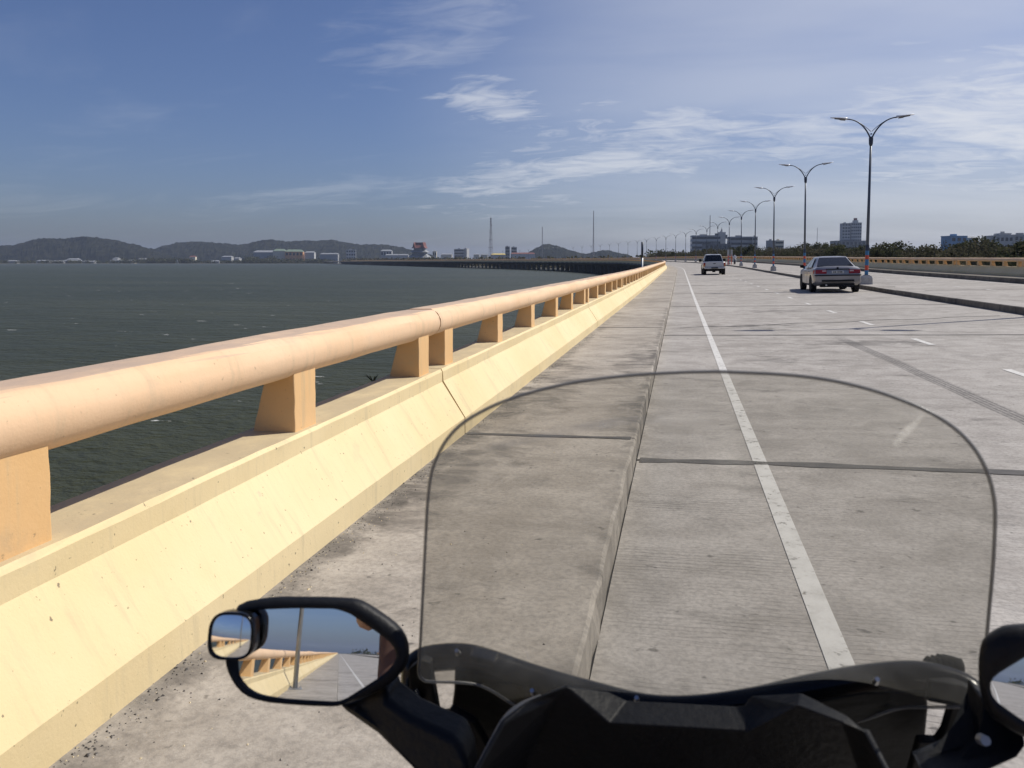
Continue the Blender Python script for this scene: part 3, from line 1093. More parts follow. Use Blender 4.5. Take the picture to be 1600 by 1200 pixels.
# left of the road
building('orange_building', 'orange civic building with green roof and tall dark openings across the water', 446, 473, 393.5, 1850, 'b_orange', 26, radians(8), 2, 7, 'r_green')
building('green_roof_wing', 'long low wing with green roof left of the orange civic building', 427, 446, 392.5, 1870, 'b_cream', 26, radians(8), 0, 0, 'r_green')
building('long_hall', 'long grey hall with pale roof left of the green roofed wing', 396, 427, 394.5, 1880, 'b_grey', 24, 0, 0, 0, 'r_white')
building('white_shed', 'small white shed right of the orange civic building', 476, 491, 395, 1860, 'b_white', 16, 0, 0, 0, 'r_white')
building('white_block', 'square white block at the foot of the second hill', 541, 556, 391, 1800, 'b_white', 16, radians(10), 4, 5)
building('grey_block', 'low grey block with pale roof left of the pagoda-roofed hall', 595, 612, 392.5, 1800, 'b_grey', 16, 0, 2, 6, 'r_white')
building('long_low_shed', 'long low grey shed below the second hill', 500, 528, 397.5, 1780, 'b_grey', 14, 0, 0, 0, 'r_grey')
building('long_low_shed', 'long low white shed left of the pagoda-roofed hall', 602, 638, 399, 1760, 'b_white', 12, 0, 0, 0, 'r_white')
building('cream_house', 'small cream house just right of the pagoda-roofed hall', 676, 682, 393.5, 1650, 'b_cream', 10, 0, 2, 4)
building('cream_row', 'low cream row of houses between the pagoda-roofed hall and the white block', 689, 706, 398, 1640, 'b_cream', 12, 0, 0, 0, 'r_white')
building('white_block', 'tall white-ended grey block left of the lattice mast', 709, 725, 390, 1700, 'b_grey', 16, radians(-20), 5)
building('white_end_wall', 'narrow bright white block left of the lattice mast', 725, 729.5, 389, 1698, 'b_white', 14, radians(-20))
building('gable_house', 'cream gabled house left of the lattice mast foot', 740, 749, 398, 1620, 'b_cream', 9, 0, 0, 0, 'r_white')
building('gable_house', 'cream gabled house touching the lattice mast foot', 751, 762, 398.2, 1615, 'b_cream', 9, 0, 0, 0, 'r_white')
building('yellow_roof_hall', 'hall with yellow roof right of the lattice mast', 767, 790, 398.3, 1600, 'b_white', 14, 0, 0, 0, 'r_yellow')
building('grey_tower_block', 'narrow dark grey block right of the yellow-roofed hall', 789.5, 796.5, 386, 1650, 'b_dgrey', 12, 0, 5)
building('brown_tower_block', 'narrow brown-grey block beside the dark grey one', 799, 807.5, 387, 1660, 'b_grey', 12, 0, 5)
building('red_roof_row', 'long white row with red roof left of the small hill', 798, 836, 397, 1580, 'b_white', 14, 0, 0, 0, 'r_red')
rnd = random.Random(21)
for k, (a, b, y, wm, rm, lab) in enumerate([
        (12, 26, 407.3, 'b_grey', 'r_grey', 'low grey boat shed at the far left of the opposite shore'),
        (57, 77, 407.0, 'b_white', 'r_white', 'bright white shed on the opposite shore below the first hill'),
        (82, 98, 407.8, 'b_grey', 'r_white', 'low shed right of the bright white shore shed'),
        (99, 125, 406.6, 'b_dgrey', 'r_grey', 'long dark warehouse on the shore below the first hill'),
        (104, 122, 404.4, 'b_white', 'r_white', 'pale roof behind the long dark shore warehouse'),
        (128, 147, 408.2, 'b_grey', 'r_white', 'low pale shed right of the long dark shore warehouse'),
        (170, 191, 406.4, 'b_white', 'r_white', 'long white shed below the dip between the hills'),
        (176, 184, 403.2, 'b_white', 'r_grey', 'small white house behind the long white shed'),
        (199, 208, 406.4, 'b_cream', 'r_white', 'small cream shed right of the long white shed'),
        (216, 229, 404.5, 'b_grey', 'r_white', 'grey house below the dip between the hills'),
        (296, 305, 400.5, 'b_cream', 'r_red', 'small red-roofed temple hall below the second hill'),
        (346, 362, 400.6, 'b_white', 'r_white', 'white villa with pale roof on the shore rise'),
        (364, 374, 403.0, 'b_white', 'r_grey', 'small white house right of the white villa'),
        (384, 391, 404.0, 'b_cream', 'r_grey', 'small house where the bridge meets the shore'),
        (330, 342, 407.6, 'b_white', 'r_white', 'low white hut at the shoreline left of the white villa')]):
    building('shore_house', lab, a, b, y + 1.0, 1815 + rnd.uniform(-15, 60) + (40 if y < 405 else 0), wm, 12, rnd.uniform(-0.3, 0.3), 0, 0, rm, group=None)
# white spire monument on the shore
mid, w_, rz_ = frame_at(273, 279, 1790)
sp = MB()
sp.add([(-4, 0, 0), (4, 0, 0), (3, 6, 0), (-4, 6, 0), (-1.5, 3, 9.5), (0.2, 3, 10)], [(0, 1, 5, 4), (1, 2, 5), (2, 3, 4, 5), (3, 0, 4)])
o = tag(sp.build('shore_monument', M['b_white']), 'pale leaning sail-shaped monument on the shore between the trees', 'monument')
o.location = (mid.x, mid.y, LAND)
o.rotation_euler = (0, 0, rz_)
# pagoda-roofed hall: three tiers of red roofs
mid, w_, rz_ = frame_at(640, 672, 1550)
pg = tag(empty('pagoda_hall', (mid.x, mid.y, LAND), rz_ + radians(-12)), 'dark timber hall with tiered red pagoda roofs across the water', 'temple')


def tier(z0, z1, zr, w0, w1, wr, dep, rid):
    MB().box(-w0, w0, -dep * w0, dep * w0, z0, z1).build('wall', M['b_dgrey'], pg)
    e, q = w1, dep * w1
    mb = MB()
    mb.add([(-e, -q, z1 - 0.6), (e, -q, z1 - 0.6), (e, q, z1 - 0.6), (-e, q, z1 - 0.6), (-rid, -0.15 * q, zr), (rid, -0.15 * q, zr), (rid, 0.15 * q, zr), (-rid, 0.15 * q, zr)],
           [(0, 1, 5, 4), (1, 2, 6, 5), (2, 3, 7, 6), (3, 0, 4, 7), (4, 5, 6, 7), (3, 2, 1, 0)])
    mb.build('roof', M['r_red' if zr > ht * 0.8 else 'r_grey'], pg)


ht = HZ(379, 1550) - LAND
tier(0, ht * 0.30, ht * 0.46, 16, 21, 0, 0.7, 14)
tier(ht * 0.40, ht * 0.55, ht * 0.68, 13, 17, 0, 0.7, 11)
tier(ht * 0.62, ht * 0.74, ht * 0.90, 10, 14.5, 0, 0.7, 9)
for sx in (-1, 1):
    mb = MB()
    mb.add([(sx * 9.5 - 3, -9, ht * 0.72), (sx * 9.5 + 3, -9, ht * 0.72), (sx * 9.5, -9, ht), (sx * 9.5 - 3, 9, ht * 0.72), (sx * 9.5 + 3, 9, ht * 0.72), (sx * 9.5, 9, ht)],
           [(0, 1, 2), (3, 5, 4), (0, 2, 5, 3), (1, 4, 5, 2), (0, 3, 4, 1)])
    mb.build('gable', M['r_red'], pg)
mb = MB().box(-10, 10, -1, 1, ht * 0.88, ht * 0.99)
mb.build('ridge', M['r_red'], pg)


# masts
def lattice(name, label, px, pyt, d, wb, wt, step, rr, guy=False):
    p = ATD(px, 409, d)
    h = HZ(pyt, d) - LAND
    root = tag(empty(name, (p.x, p.y, LAND)), label, 'mast')
    legs = [[], [], []] if guy else [[], [], [], []]
    k = len(legs)
    n = int(h / step)
    br_ = MB()
    L = []
    for i in range(n + 1):
        f = i / n
        w = wb + (wt - wb) * (f ** 0.8)
        L.append([Vector((w * cos(2 * pi * j / k + .4), w * sin(2 * pi * j / k + .4), h * f)) for j in range(k)])
    for j in range(k):
        MB().tube([r[j] for r in L], rr, 4).build('leg', M['mast'], root)
    for i in range(n):
        for j in range(k):
            br_.tube([L[i][j], L[i + 1][(j + 1) % k]], rr * 0.6, 3, False)
            br_.tube([L[i][j], L[i][(j + 1) % k]], rr * 0.6, 3, False)
    br_.build('bracing', M['mast'], root)
    return root, h


r_, h_ = lattice('lattice_mast', 'lattice radio mast with platforms, rising left of the small hill', 767, 341, 1500, 5.2, 1.0, 4.6, 0.22)
for f in (0.18, 0.35, 0.52, 0.68):
    w = 5.2 + (1.0 - 5.2) * f ** 0.8 + 0.8
    MB().box(-w, w, -w, w, h_ * f, h_ * f + 0.5).build('platform', M['mast'], r_)
MB().box(-1.6, 1.6, -1.6, 1.6, h_ * .98, h_ * .985).tube([(0, 0, h_), (0, 0, h_ * 1.03)], .2, 4).build('top_platform', M['mast'], r_)
MB().cyl((1.5, -1.5, h_ * .84), (2.6, -2.2, h_ * .84), 1.2, 1.2, 8).build('dish', M['mast'], r_)
lattice('guyed_mast', 'thin guyed mast on the left flank of the small hill', 847.2, 355, 2300, 1.0, 0.9, 6, 0.34, True)
lattice('guyed_mast', 'tallest thin guyed mast just right of the small hill', 927, 330, 1500, 1.9, 0.35, 4, 0.26, True)
lattice('guyed_mast', 'thin mast rising behind the pale striped office block', 1108.5, 337, 1700, 1.0, 0.5, 4, 0.28, True)
lattice('guyed_mast', 'faint thin mast above the gable house between two lamps', 1276, 357, 2400, 0.7, 0.5, 8, 0.24, True)

# ------------------------------------------------------------------ trees
def crown_mesh(seed, R, H, n, size, mat, dome=1.0):
    r = random.Random(seed)
    clumps = []
    for _ in range(16):
        a, q = r.uniform(0, 2 * pi), sqrt(r.random()) * R * 0.8
        clumps.append((Vector((q * cos(a), q * sin(a), H * (0.42 + 0.44 * r.random() * (1.1 - 0.5 * q / R)))), r.uniform(0.28, 0.5) * R))
    mb = MB()
    for _ in range(n):
        c, rad = r.choice(clumps)
        d = Vector((r.gauss(0, 1), r.gauss(0, 1), r.gauss(0, 0.8))).normalized()
        p = c + d * rad * (0.55 + 0.6 * r.random())
        if p.z < H * 0.12:
            continue
        s = size * r.uniform(0.5, 1.3)
        u = Vector((r.gauss(0, 1), r.gauss(0, 1), r.gauss(0, 1))).normalized()
        v = u.cross(Vector((r.gauss(0, 1), r.gauss(0, 1), r.gauss(0, 1)))).normalized()
        mb.add([p - u * s, p + v * s * 0.55, p + u * s, p - v * s * 0.55], [(0, 1, 2, 3)])
    # bare twigs that stand out of the crown
    for _ in range(26):
        c, rad = r.choice(clumps)
        d = Vector((r.gauss(0, 0.5), r.gauss(0, 0.5), 1)).normalized()
        mb.tube([c, c + d * rad * r.uniform(0.95, 1.3)], [0.03, 0.010], 3, False)
    return mb.build('crown', mat, fix=False)


def trunk_mesh(seed, H, R):
    r = random.Random(seed)
    mb = MB()
    mb.tube([(0, 0, -0.3), (0.1, 0.05, H * 0.25), (0.0, 0.1, H * 0.5), (0.1, 0.0, H * 0.8)], [0.16, 0.12, 0.09, 0.03], 6)
    for _ in range(9):
        a = r.uniform(0, 2 * pi)
        z = H * r.uniform(0.12, 0.5)
        L = R * r.uniform(0.5, 0.95)
        mb.tube([(0, 0, z), (cos(a) * L * .5, sin(a) * L * .5, z + L * .35), (cos(a) * L, sin(a) * L, z + L * .9)], [0.07, 0.05, 0.02], 5)
    for _ in range(6):     # stilt roots
        a = r.uniform(0, 2 * pi)
        mb.tube([(0, 0, H * 0.14), (cos(a) * .5, sin(a) * .5, H * 0.09), (cos(a) * .8, sin(a) * .8, -0.3)], 0.035, 4)
    return mb.build('trunk', M['bark'])


kinds = []
for k in range(5):
    R, H = [(2.2, 6.2), (2.6, 7.0), (2.0, 7.6), (2.8, 6.4), (2.3, 6.8)][k]
    kinds.append((trunk_mesh(k + 3, H, R), crown_mesh(k + 60, R, H, 2700, 0.165, M['leaf' if k in (0, 2) else 'leaf2'])))
rnd = random.Random(5)
spots = []
s = 34.0
while s < 330:
    for row in range(3):
        X = X_END + 9.5 + row * 5.5 + rnd.uniform(-1.8, 1.8)
        spots.append((s + rnd.uniform(-2, 2), X, row))
    s += 4.6 + s * 0.006
for n_, (s, X, row) in enumerate(spots):
    p = PT(s, X)
    k = rnd.randrange(5)
    t = tag(empty('mangrove_tree', (p.x, p.y, LAND), rnd.uniform(0, 6.28)), 'olive mangrove tree in the dense belt behind the far parapet', 'tree', 'mangroves behind the far parapet')
    sc = rnd.uniform(0.92, 1.10) * (1.0 + row * 0.03)
    sc *= 0.92 + 0.30 * smooth((s - 75) / 160)
    t.scale = (sc * 1.05, sc * 1.05, sc)
    link_copy(kinds[k][0], t)
    link_copy(kinds[k][1], t)
for a, b in kinds:
    bpy.data.objects.remove(a)
    bpy.data.objects.remove(b)


def belt(name, label, spots_, mat):
    mb = MB()
    r = random.Random(len(spots_))
    for (x, y, h, rad, n, size) in spots_:
        for _ in range(n):
            a, q = r.uniform(0, 2 * pi), sqrt(r.random())
            p = Vector((x + rad * q * cos(a), y + rad * q * sin(a), LAND + h * (0.06 + 0.94 * r.random() * sqrt(max(0, 1 - q * q * 0.8)))))
            s_ = size * r.uniform(0.5, 1.3)
            u = Vector((r.gauss(0, 1), r.gauss(0, 1), r.gauss(0, .7))).normalized()
            v = u.cross(Vector((r.gauss(0, 1), r.gauss(0, 1), r.gauss(0, 1)))).normalized()
            mb.add([p - u * s_, p + v * s_ * .7, p + u * s_, p - v * s_ * .7], [(0, 1, 2, 3)])
    return tag(mb.build(name, mat, fix=False), label, None, None, 'stuff')


sp_ = []
rnd = random.Random(8)
for k in range(240):          # behind the nearest trees
    s = rnd.uniform(20, 420)
    p = PT(s, X_END + 27 + rnd.random() * 40)
    sp_.append((p.x, p.y, rnd.uniform(5.0, 6.3) + 1.6 * smooth((s - 130) / 150), 3.2, 130, 0.40))
for k in range(330):          # along the curve of the bridge
    s = 320 + 1300 * rnd.random() ** 1.3
    p = PT(s, X_END + 11 + rnd.random() * 45)
    sp_.append((p.x, p.y, rnd.uniform(6.2, 8.4) + max(0, s - 420) * 0.0032, 4.0 + s * 0.002, 46, 0.85 + s * 0.0005))
belt('mangrove_belt', 'far dense belt of mangroves reading as one dark mass', sp_, M['leaf2'])
sp_ = []
for k in range(760):          # town trees on the opposite shore and behind the buildings
    px = rnd.choice([rnd.uniform(190, 440), rnd.uniform(-60, 470), rnd.uniform(230, 300), rnd.uniform(380, 445)])
    d = rnd.uniform(1790, 1860)
    p = ATD(px, 409, d)
    sp_.append((p.x, p.y, rnd.uniform(6, 9.5) + (6 if 190 < px < 300 else 0) * rnd.random() + (12 if 383 < px < 404 or 416 < px < 432 else 0) * rnd.random(), 7, 30, 1.6))
for k in range(170):
    p = ATD(rnd.uniform(385, 520), 409, rnd.uniform(1745, 1800))
    sp_.append((p.x, p.y, rnd.uniform(9, 12.5), 7, 34, 1.6))
belt('shore_trees', 'dark line of trees along the opposite shore', sp_, M['leaf'])
sp_ = []
for k in range(330):          # town trees to the right
    px = rnd.uniform(1010, 1480)
    d = rnd.uniform(520, 900)
    p = ATD(px, 409, d)
    sp_.append((p.x, p.y, LAND * 0 + rnd.uniform(11, 16.5) * (d / 800 + .15), 6, 60, 1.0))
belt('town_trees', 'dark trees in front of the office blocks beyond the far parapet', sp_, M['leaf'])
sp_ = []
for k in range(90):           # land behind the camera, seen in the mirrors
    p = (rnd.uniform(30, 420), rnd.uniform(-900, -760))
    sp_.append((p[0], p[1], rnd.uniform(6, 14), 9, 16, 2.2))
belt('rear_shore_trees', 'dark trees on the shore behind, seen in the mirrors', sp_, M['leaf'])

# ------------------------------------------------------------------ street lamps on the median
def make_lamp():
    root = empty('street_lamp')
    mb = MB()
    mb.loft([[(-.24, -.24, -.02), (.24, -.24, -.02), (.24, .24, -.02), (-.24, .24, -.02)],
             [(-.225, -.225, .30), (.225, -.225, .30), (.225, .225, .30), (-.225, .225, .30)],
             [(-.17, -.17, .40), (.17, -.17, .40), (.17, .17, .40), (-.17, .17, .40)]])
    mb.build('pedestal', M['pedestal'], root)
    MB().box(-.13, .13, -.13, .13, .402, .43).build('base_plate', M['galv'], root)
    MB().tube([(0, 0, .43), (0, 0, 3.6), (0, 0, 6.35)], [.074, .060, .046], 14).build('pole', M['bluegrey'], root, smooth=True)
    z = .44
    for nm, hgt in (('blue', .20), ('red', .22), ('blue', .27), ('red', .18), ('blue', .20)):
        MB().tube([(0, 0, z), (0, 0, z + hgt)], [.079, .079], 14).build('painted_band', M['band_' + nm], root)
        z += hgt + .002
    MB().tube([(0, 0, z), (0, 0, z + .26)], [.088, .084], 14).build('junction_box', M['lamp_dark'], root)
    MB().tube([(0, 0, 6.18), (0, 0, 6.28), (0, 0, 6.52), (0, 0, 6.6)], [.05, .085, .095, .08], 12).build('collar', M['lamp_dark'], root)
    for sx in (-1, 1):
        low, high = [], []
        for i in range(13):
            f = i / 12
            low.append((sx * (0.04 + 1.0 * f ** 1.15), 0, 6.55 + 0.86 * (1 - (1 - f) ** 2.1)))
            high.append((sx * (0.02 + 0.98 * f), 0, 6.83 + 0.60 * (1 - (1 - f) ** 1.7)))
        MB().tube(low, [.034 - .010 * i / 12 for i in range(13)], 8).build('arm', M['lamp_dark'], root, smooth=True)
        MB().tube(high, .014, 6).build('arm_stay', M['lamp_dark'], root, smooth=True)
        a = Vector((sx * 1.0, 0, 7.405))
        rings, lower = [], []
        for i in range(9):
            f = i / 8
            w = 0.155 * (sin(pi * min(1, 0.16 + 0.86 * f)) ** 0.6) * (1 - 0.25 * f) + 0.012
            hgt = 0.065 * (1 - f) ** 0.7 + 0.010
            c = a + Vector((sx * 0.72 * f, 0, 0.10 * f))
            rings.append([c + Vector((0, w * cos(q), hgt * max(0.0, sin(q)) + 0.012 * sin(q))) for q in [2 * pi * k / 12 for k in range(12)]])
            if 1 <= i <= 6:
                lower.append([c + Vector((0, w * 0.8 * cos(q), -0.016 + 0.012 * sin(q) - (0.03 if i < 4 else 0.008))) for q in [2 * pi * k / 8 for k in range(8)]])
        hd = MB().loft(rings).build('lamp_head', M['lamp_light'], root, smooth=True)
        MB().loft(lower).build('lamp_lens', M['lamp_dark'], hd)
    MB().cyl((0, -.03, 6.72), (0, .03, 6.72), .035, .035, 8).build('bolt', M['lamp_dark'], root)
    return root


lamp0 = make_lamp()
LAMP_S0, LAMP_D = 35.6, 16.84
first = True
for k in range(-7, 30):
    s = LAMP_S0 + LAMP_D * k
    o = lamp0 if first else copy_tree(lamp0)
    first = False
    p = PT(s, 7.86, MED_H)
    o.location = p
    o.scale = (0.955, 0.955, 0.955)
    o.rotation_euler = (radians(random.uniform(-.5, .5)), radians(random.uniform(-.6, .6)), centre(s)[2] + radians(-3 + random.uniform(-2, 2)))
    if k >= 0:
        tag(o, 'double-armed street lamp on the median, %s counting away from the grey sedan' % ORD[k] if k else 'nearest double-armed street lamp on the median, just right of the grey sedan', 'street lamp', 'street lamps along the median')
    else:
        tag(o, 'double-armed street lamp behind the scooter, %s back, seen in the mirrors' % ORD[-k - 1], 'street lamp', 'street lamps behind the scooter')

# lone poles
p = PT(45.0, -2.12, 0)
r_ = tag(empty('marker_pole', p), 'dark slim pole behind the peach rail far along the water side', 'pole')
MB().tube([(0, 0, -1.2), (0, 0, 1.55)], .058, 10).build('pole_foot', M['galv'], r_, smooth=True)
MB().tube([(0, 0, 1.55), (0, 0, 2.45)], .066, 10).build('pole_shaft', M['lamp_dark'], r_, smooth=True)
p = PT(-9.4, -1.33, WALK_H)
r_ = tag(empty('lamp_pole', p), 'grey steel pole on the walkway behind, seen in the left mirror', 'pole')
MB().tube([(0, 0, 0), (0, 0, 7.5)], [.062, .045], 14).build('pole_shaft', M['galv'], r_, smooth=True)
MB().box(-.16, .16, -.16, .16, 0.002, .025).build('base_plate', M['galv'], r_)
for q in range(4):
    MB().cyl((.12 * (-1) ** q, .12 * (-1) ** (q // 2), .02), (.12 * (-1) ** q, .12 * (-1) ** (q // 2), .07), .016, .016, 6).build('bolt', M['galv'], r_)
# slim pole beyond the far parapet, and one by the gable house
for (px, s_, X, top, lab) in ((1395, 92, X_END + 3.4, 1.9, 'pale short pole standing in front of the mangroves'), (1274, 175, X_END + 4, 3.0, 'pale pole in front of the gable house')):
    p = PT(s_, X)
    a = ATD(px, 409, 100 if px > 1300 else 170)
    r_ = tag(empty('utility_pole', (a.x, a.y, LAND)), lab, 'pole')
    MB().tube([(0, 0, -.3), (0, 0, 4.3 + top)], [.12, .10], 8).build('pole_shaft', M['pedestal'], r_)
    MB().box(-.16, .16, -.05, .05, 3.4 + top, 4.2 + top).build('meter_box', M['pedestal'], r_)

# chevron boards on the median
p = PT(LAMP_S0 + LAMP_D * 5 - 1.2, 7.9, MED_H)
r_ = tag(empty('marker_board', p), 'pair of narrow white marker boards on red posts at a median lamp', 'sign')
for sx in (-.26, .22):
    MB().tube([(sx, 0, 0), (sx, 0, 1.5)], .05, 8).build('board_post', M['band_red'], r_)
    MB().box(sx - .16, sx + .16, -.02, .02, 1.25, 2.25).build('board', M['b_white'], r_)


# ------------------------------------------------------------------ vehicles
def car_paint(name, col, rough=0.28):
    m, t, out = new_mat(name)
    co = t.node('ShaderNodeTexCoord').outputs['Object']
    d = t.noise(co, 3, 5, 0.6)
    sep = t.node('ShaderNodeSeparateXYZ')
    t.put(sep.inputs[0], co)
    c = t.mix(t.math('MULTIPLY', t.sstep(sep.outputs['Z'], 0.7, 0.25), t.sstep(d, 0.3, 0.7, 0.2, 0.6)), col, (0.16, 0.145, 0.125))
    pbr(t, out, c, t.math('ADD', rough, t.math('MULTIPLY', d, 0.12)), 0.45, None, Coat_Weight=0.4, Coat_Roughness=0.08)
    return m


M['car_grey'] = car_paint('grey_car_paint', (0.29, 0.285, 0.30))
M['car_silver'] = car_paint('silver_car_paint', (0.50, 0.50, 0.51))
M['car_glass'] = simple('tinted_car_glass', (0.012, 0.014, 0.018), 0.07)
M['tail_red'] = simple('red_tail_light', (0.28, 0.012, 0.014), 0.2)
M['tail_pale'] = simple('pale_reversing_light', (0.55, 0.42, 0.40), 0.25)
M['tail_amber'] = simple('amber_tail_light', (0.50, 0.20, 0.06), 0.25)
M['plate'] = simple('number_plate', (0.55, 0.55, 0.52), 0.5)
M['trim'] = simple('black_trim', (0.016, 0.016, 0.018), 0.7, Specular_IOR_Level=0.15)
M['headlamp'] = simple('clear_headlamp', (0.6, 0.6, 0.62), 0.1)


def ring_sec(y, w, zb, zt, crown=0.03, tuck=0.88):
    return [(-w * tuck, y, zb), (-w, y, zb + .10), (-w * 1.0, y, zb + (zt - zb) * .55), (-w * .965, y, zt - .07), (-w * .88, y, zt - .01), (-w * .45, y, zt + crown * .8), (0, y, zt + crown),
            (w * .45, y, zt + crown * .8), (w * .88, y, zt - .01), (w * .965, y, zt - .07), (w * 1.0, y, zb + (zt - zb) * .55), (w, y, zb + .10), (w * tuck, y, zb)]


def wheel(root, x, y, r, wid):
    s = 1 if x > 0 else -1
    w = empty('wheel', (x, y, r))
    w.parent = root
    prof = [(-wid / 2, r * .66), (-wid / 2, r * .93), (-wid * .36, r), (wid * .36, r), (wid / 2, r * .93), (wid / 2, r * .66)]
    rings = [[(px, pr * cos(a), pr * sin(a)) for (px, pr) in prof] for a in [2 * pi * k / 28 for k in range(28)]]
    mb = MB()
    n = len(prof)
    vs = [p for q in rings for p in q]
    fs = [(i * n + j, i * n + (j + 1) % n, ((i + 1) % 28) * n + (j + 1) % n, ((i + 1) % 28) * n + j) for i in range(28) for j in range(n)]
    mb.add(vs, fs)
    mb.build('tyre', M['rubber'], w)
    mb = MB().cyl((s * wid * .22, 0, 0), (s * wid * .30, 0, 0), r * .20, r * .16, 12)
    for k in range(5):
        a = 2 * pi * k / 5
        mb.tube([(s * wid * .24, 0, 0), (s * wid * .34, cos(a) * r * .66, sin(a) * r * .66)], r * .075, 6)
    mb.build('rim', M['alloy'], w)
    MB().cyl((0, 0, 0), (s * wid * .1, 0, 0), r * .66, r * .66, 20).build('brake_disc', M['trim'], w)
    return w


def panel(root, name, pts, mat, thick=0.008):
    """flat panel with thickness, standing proud along its normal"""
    pts = [Vector(p) for p in pts]
    nrm = (pts[1] - pts[0]).cross(pts[2] - pts[0]).normalized()
    n = len(pts)
    mb = MB()
    mb.add(pts + [p + nrm * thick for p in pts], [tuple(range(n - 1, -1, -1)), tuple(range(n, 2 * n))] + [(i, (i + 1) % n, n + (i + 1) % n, n + i) for i in range(n)])
    return mb.build(name, mat, root)


def make_sedan():
    root = empty('grey_sedan')
    p = M['car_grey']
    secs = [(0.0, .70, .44, .74), (.03, .80, .36, .90), (.12, .845, .30, .985), (.35, .865, .27, 1.00), (.62, .87, .25, .985), (1.2, .87, .24, .96), (2.2, .87, .24, .94), (3.1, .868, .24, .93),
            (3.6, .86, .25, .87), (4.1, .83, .26, .80), (4.36, .77, .30, .72), (4.45, .66, .36, .62)]
    o = MB().loft([ring_sec(*s) for s in secs]).build('body', p, root, smooth=True)
    o.modifiers.new('edge', 'EDGE_SPLIT').split_angle = radians(38)
    # cabin
    def cab(y, w, z, round_=.06):
        return [(-w, y, z)]
    base = [(-.76, .52, .965), (-.81, 1.3, .94), (-.81, 2.3, .92), (-.78, 3.05, .90), (.78, 3.05, .90), (.81, 2.3, .92), (.81, 1.3, .94), (.76, .52, .965)]
    mid_ = [(-.62, .95, 1.195), (-.655, 1.3, 1.21), (-.665, 2.1, 1.21), (-.63, 2.62, 1.145), (.63, 2.62, 1.145), (.665, 2.1, 1.21), (.655, 1.3, 1.21), (.62, .95, 1.195)]
    roof = [(-.52, 1.22, 1.365), (-.57, 1.45, 1.385), (-.58, 2.0, 1.39), (-.53, 2.28, 1.365), (.53, 2.28, 1.365), (.58, 2.0, 1.39), (.57, 1.45, 1.385), (.52, 1.22, 1.365)]
    top = [(-.25, 1.5, 1.41), (-.28, 1.6, 1.415), (-.28, 1.9, 1.415), (-.25, 2.0, 1.41), (.25, 2.0, 1.41), (.28, 1.9, 1.415), (.28, 1.6, 1.415), (.25, 1.5, 1.41)]
    o = MB().loft([base, mid_, roof, top]).build('cabin', p, root, bevel=0.035, segs=3)
    # glass
    rg = panel(root, 'rear_window', [(-.66, .60, 1.015), (.66, .60, 1.015), (.50, 1.195, 1.345), (-.50, 1.195, 1.345)], M['car_glass'], .022)
    panel(root, 'windscreen', [(.68, 2.98, .96), (-.68, 2.98, .96), (-.50, 2.31, 1.34), (.50, 2.31, 1.34)], M['car_glass'], .03)
    for sx in (-1, 1):
        A = [(sx * .800, 1.02, .985), (sx * .806, 1.80, .970), (sx * .625, 1.80, 1.335), (sx * .615, 1.36, 1.325)]
        Bq = [(sx * .806, 1.88, .970), (sx * .800, 2.78, .955), (sx * .60, 2.22, 1.31), (sx * .622, 1.88, 1.335)]
        for q in (A, Bq):
            panel(root, 'side_window', q if sx > 0 else q[::-1], M['car_glass'], .012)
    # rear details
    for sx in (-1, 1):
        t1 = panel(root, 'tail_light', [(sx * .40, -.012, .735), (sx * .79, .035, .735), (sx * .79, .065, .885), (sx * .40, .02, .885)][::sx], M['tail_red'], .03)
        panel(t1, 'reversing_light', [(sx * .42, -.046, .82), (sx * .56, -.032, .82), (sx * .56, -.026, .865), (sx * .42, -.040, .865)][::sx], M['tail_pale'], .012)
        panel(root, 'side_marker', [(sx * .80, .06, .735), (sx * .853, .25, .735), (sx * .853, .27, .87), (sx * .80, .09, .88)][::sx], M['tail_red'], .012)
        fd = panel(root, 'door_line', [(sx * .872, 1.83, .32), (sx * .872, 1.85, .32), (sx * .866, 1.85, .93), (sx * .866, 1.83, .93)][::sx], M['trim'], .003)
        MB().box(sx * .868 - .012, sx * .868 + .012, 1.45, 1.63, .80, .825).build('door_handle', p, root)
        MB().box(sx * .868 - .012, sx * .868 + .012, 2.45, 2.63, .79, .815).build('door_handle', p, root)
        mr = MB().loft([[(sx * .84, 2.60, .95), (sx * .84, 2.68, .95), (sx * .84, 2.68, 1.0), (sx * .84, 2.60, 1.0)],
                        [(sx * .90, 2.56, .945), (sx * .90, 2.70, .945), (sx * .90, 2.70, 1.08), (sx * .90, 2.56, 1.08)],
                        [(sx * 1.03, 2.57, .965), (sx * 1.03, 2.68, .965), (sx * 1.03, 2.68, 1.06), (sx * 1.03, 2.57, 1.06)]]).build('door_mirror', M['trim'], root, bevel=.015)
        wheel(root, sx * .780, .86, .315, .21)
        wheel(root, sx * .780, 3.55, .315, .21)
        for yw in (.86, 3.55):
            rings = []
            mb = MB().cyl((sx * .70, yw, .335), (sx * .878, yw, .335), .355, .355, 24)
            mb.build('wheel_arch', M['trim'], root)
        panel(root, 'headlight', [(sx * .45, 4.455, .58), (sx * .74, 4.38, .58), (sx * .72, 4.38, .70), (sx * .45, 4.44, .70)][::-sx], M['headlamp'], .02)
    bmp = MB().loft([[(-.70, .10, .40), (-.70, -.01, .40), (-.70, -.03, .66), (-.70, .10, .68)], [(0, .02, .38), (0, -.07, .40), (0, -.085, .66), (0, .02, .68)], [(.70, .10, .40), (.70, -.01, .40), (.70, -.03, .66), (.70, .10, .68)]])
    bo = bmp.build('rear_bumper', p, root, bevel=.02)
    MB().box(-.83, .83, -.088, .05, .652, .694).build('bumper_strip', M['trim'], root, bevel=.01)
    MB().box(-.58, .58, -.09, .02, .425, .50).build('bumper_intake', M['trim'], root, bevel=.01)
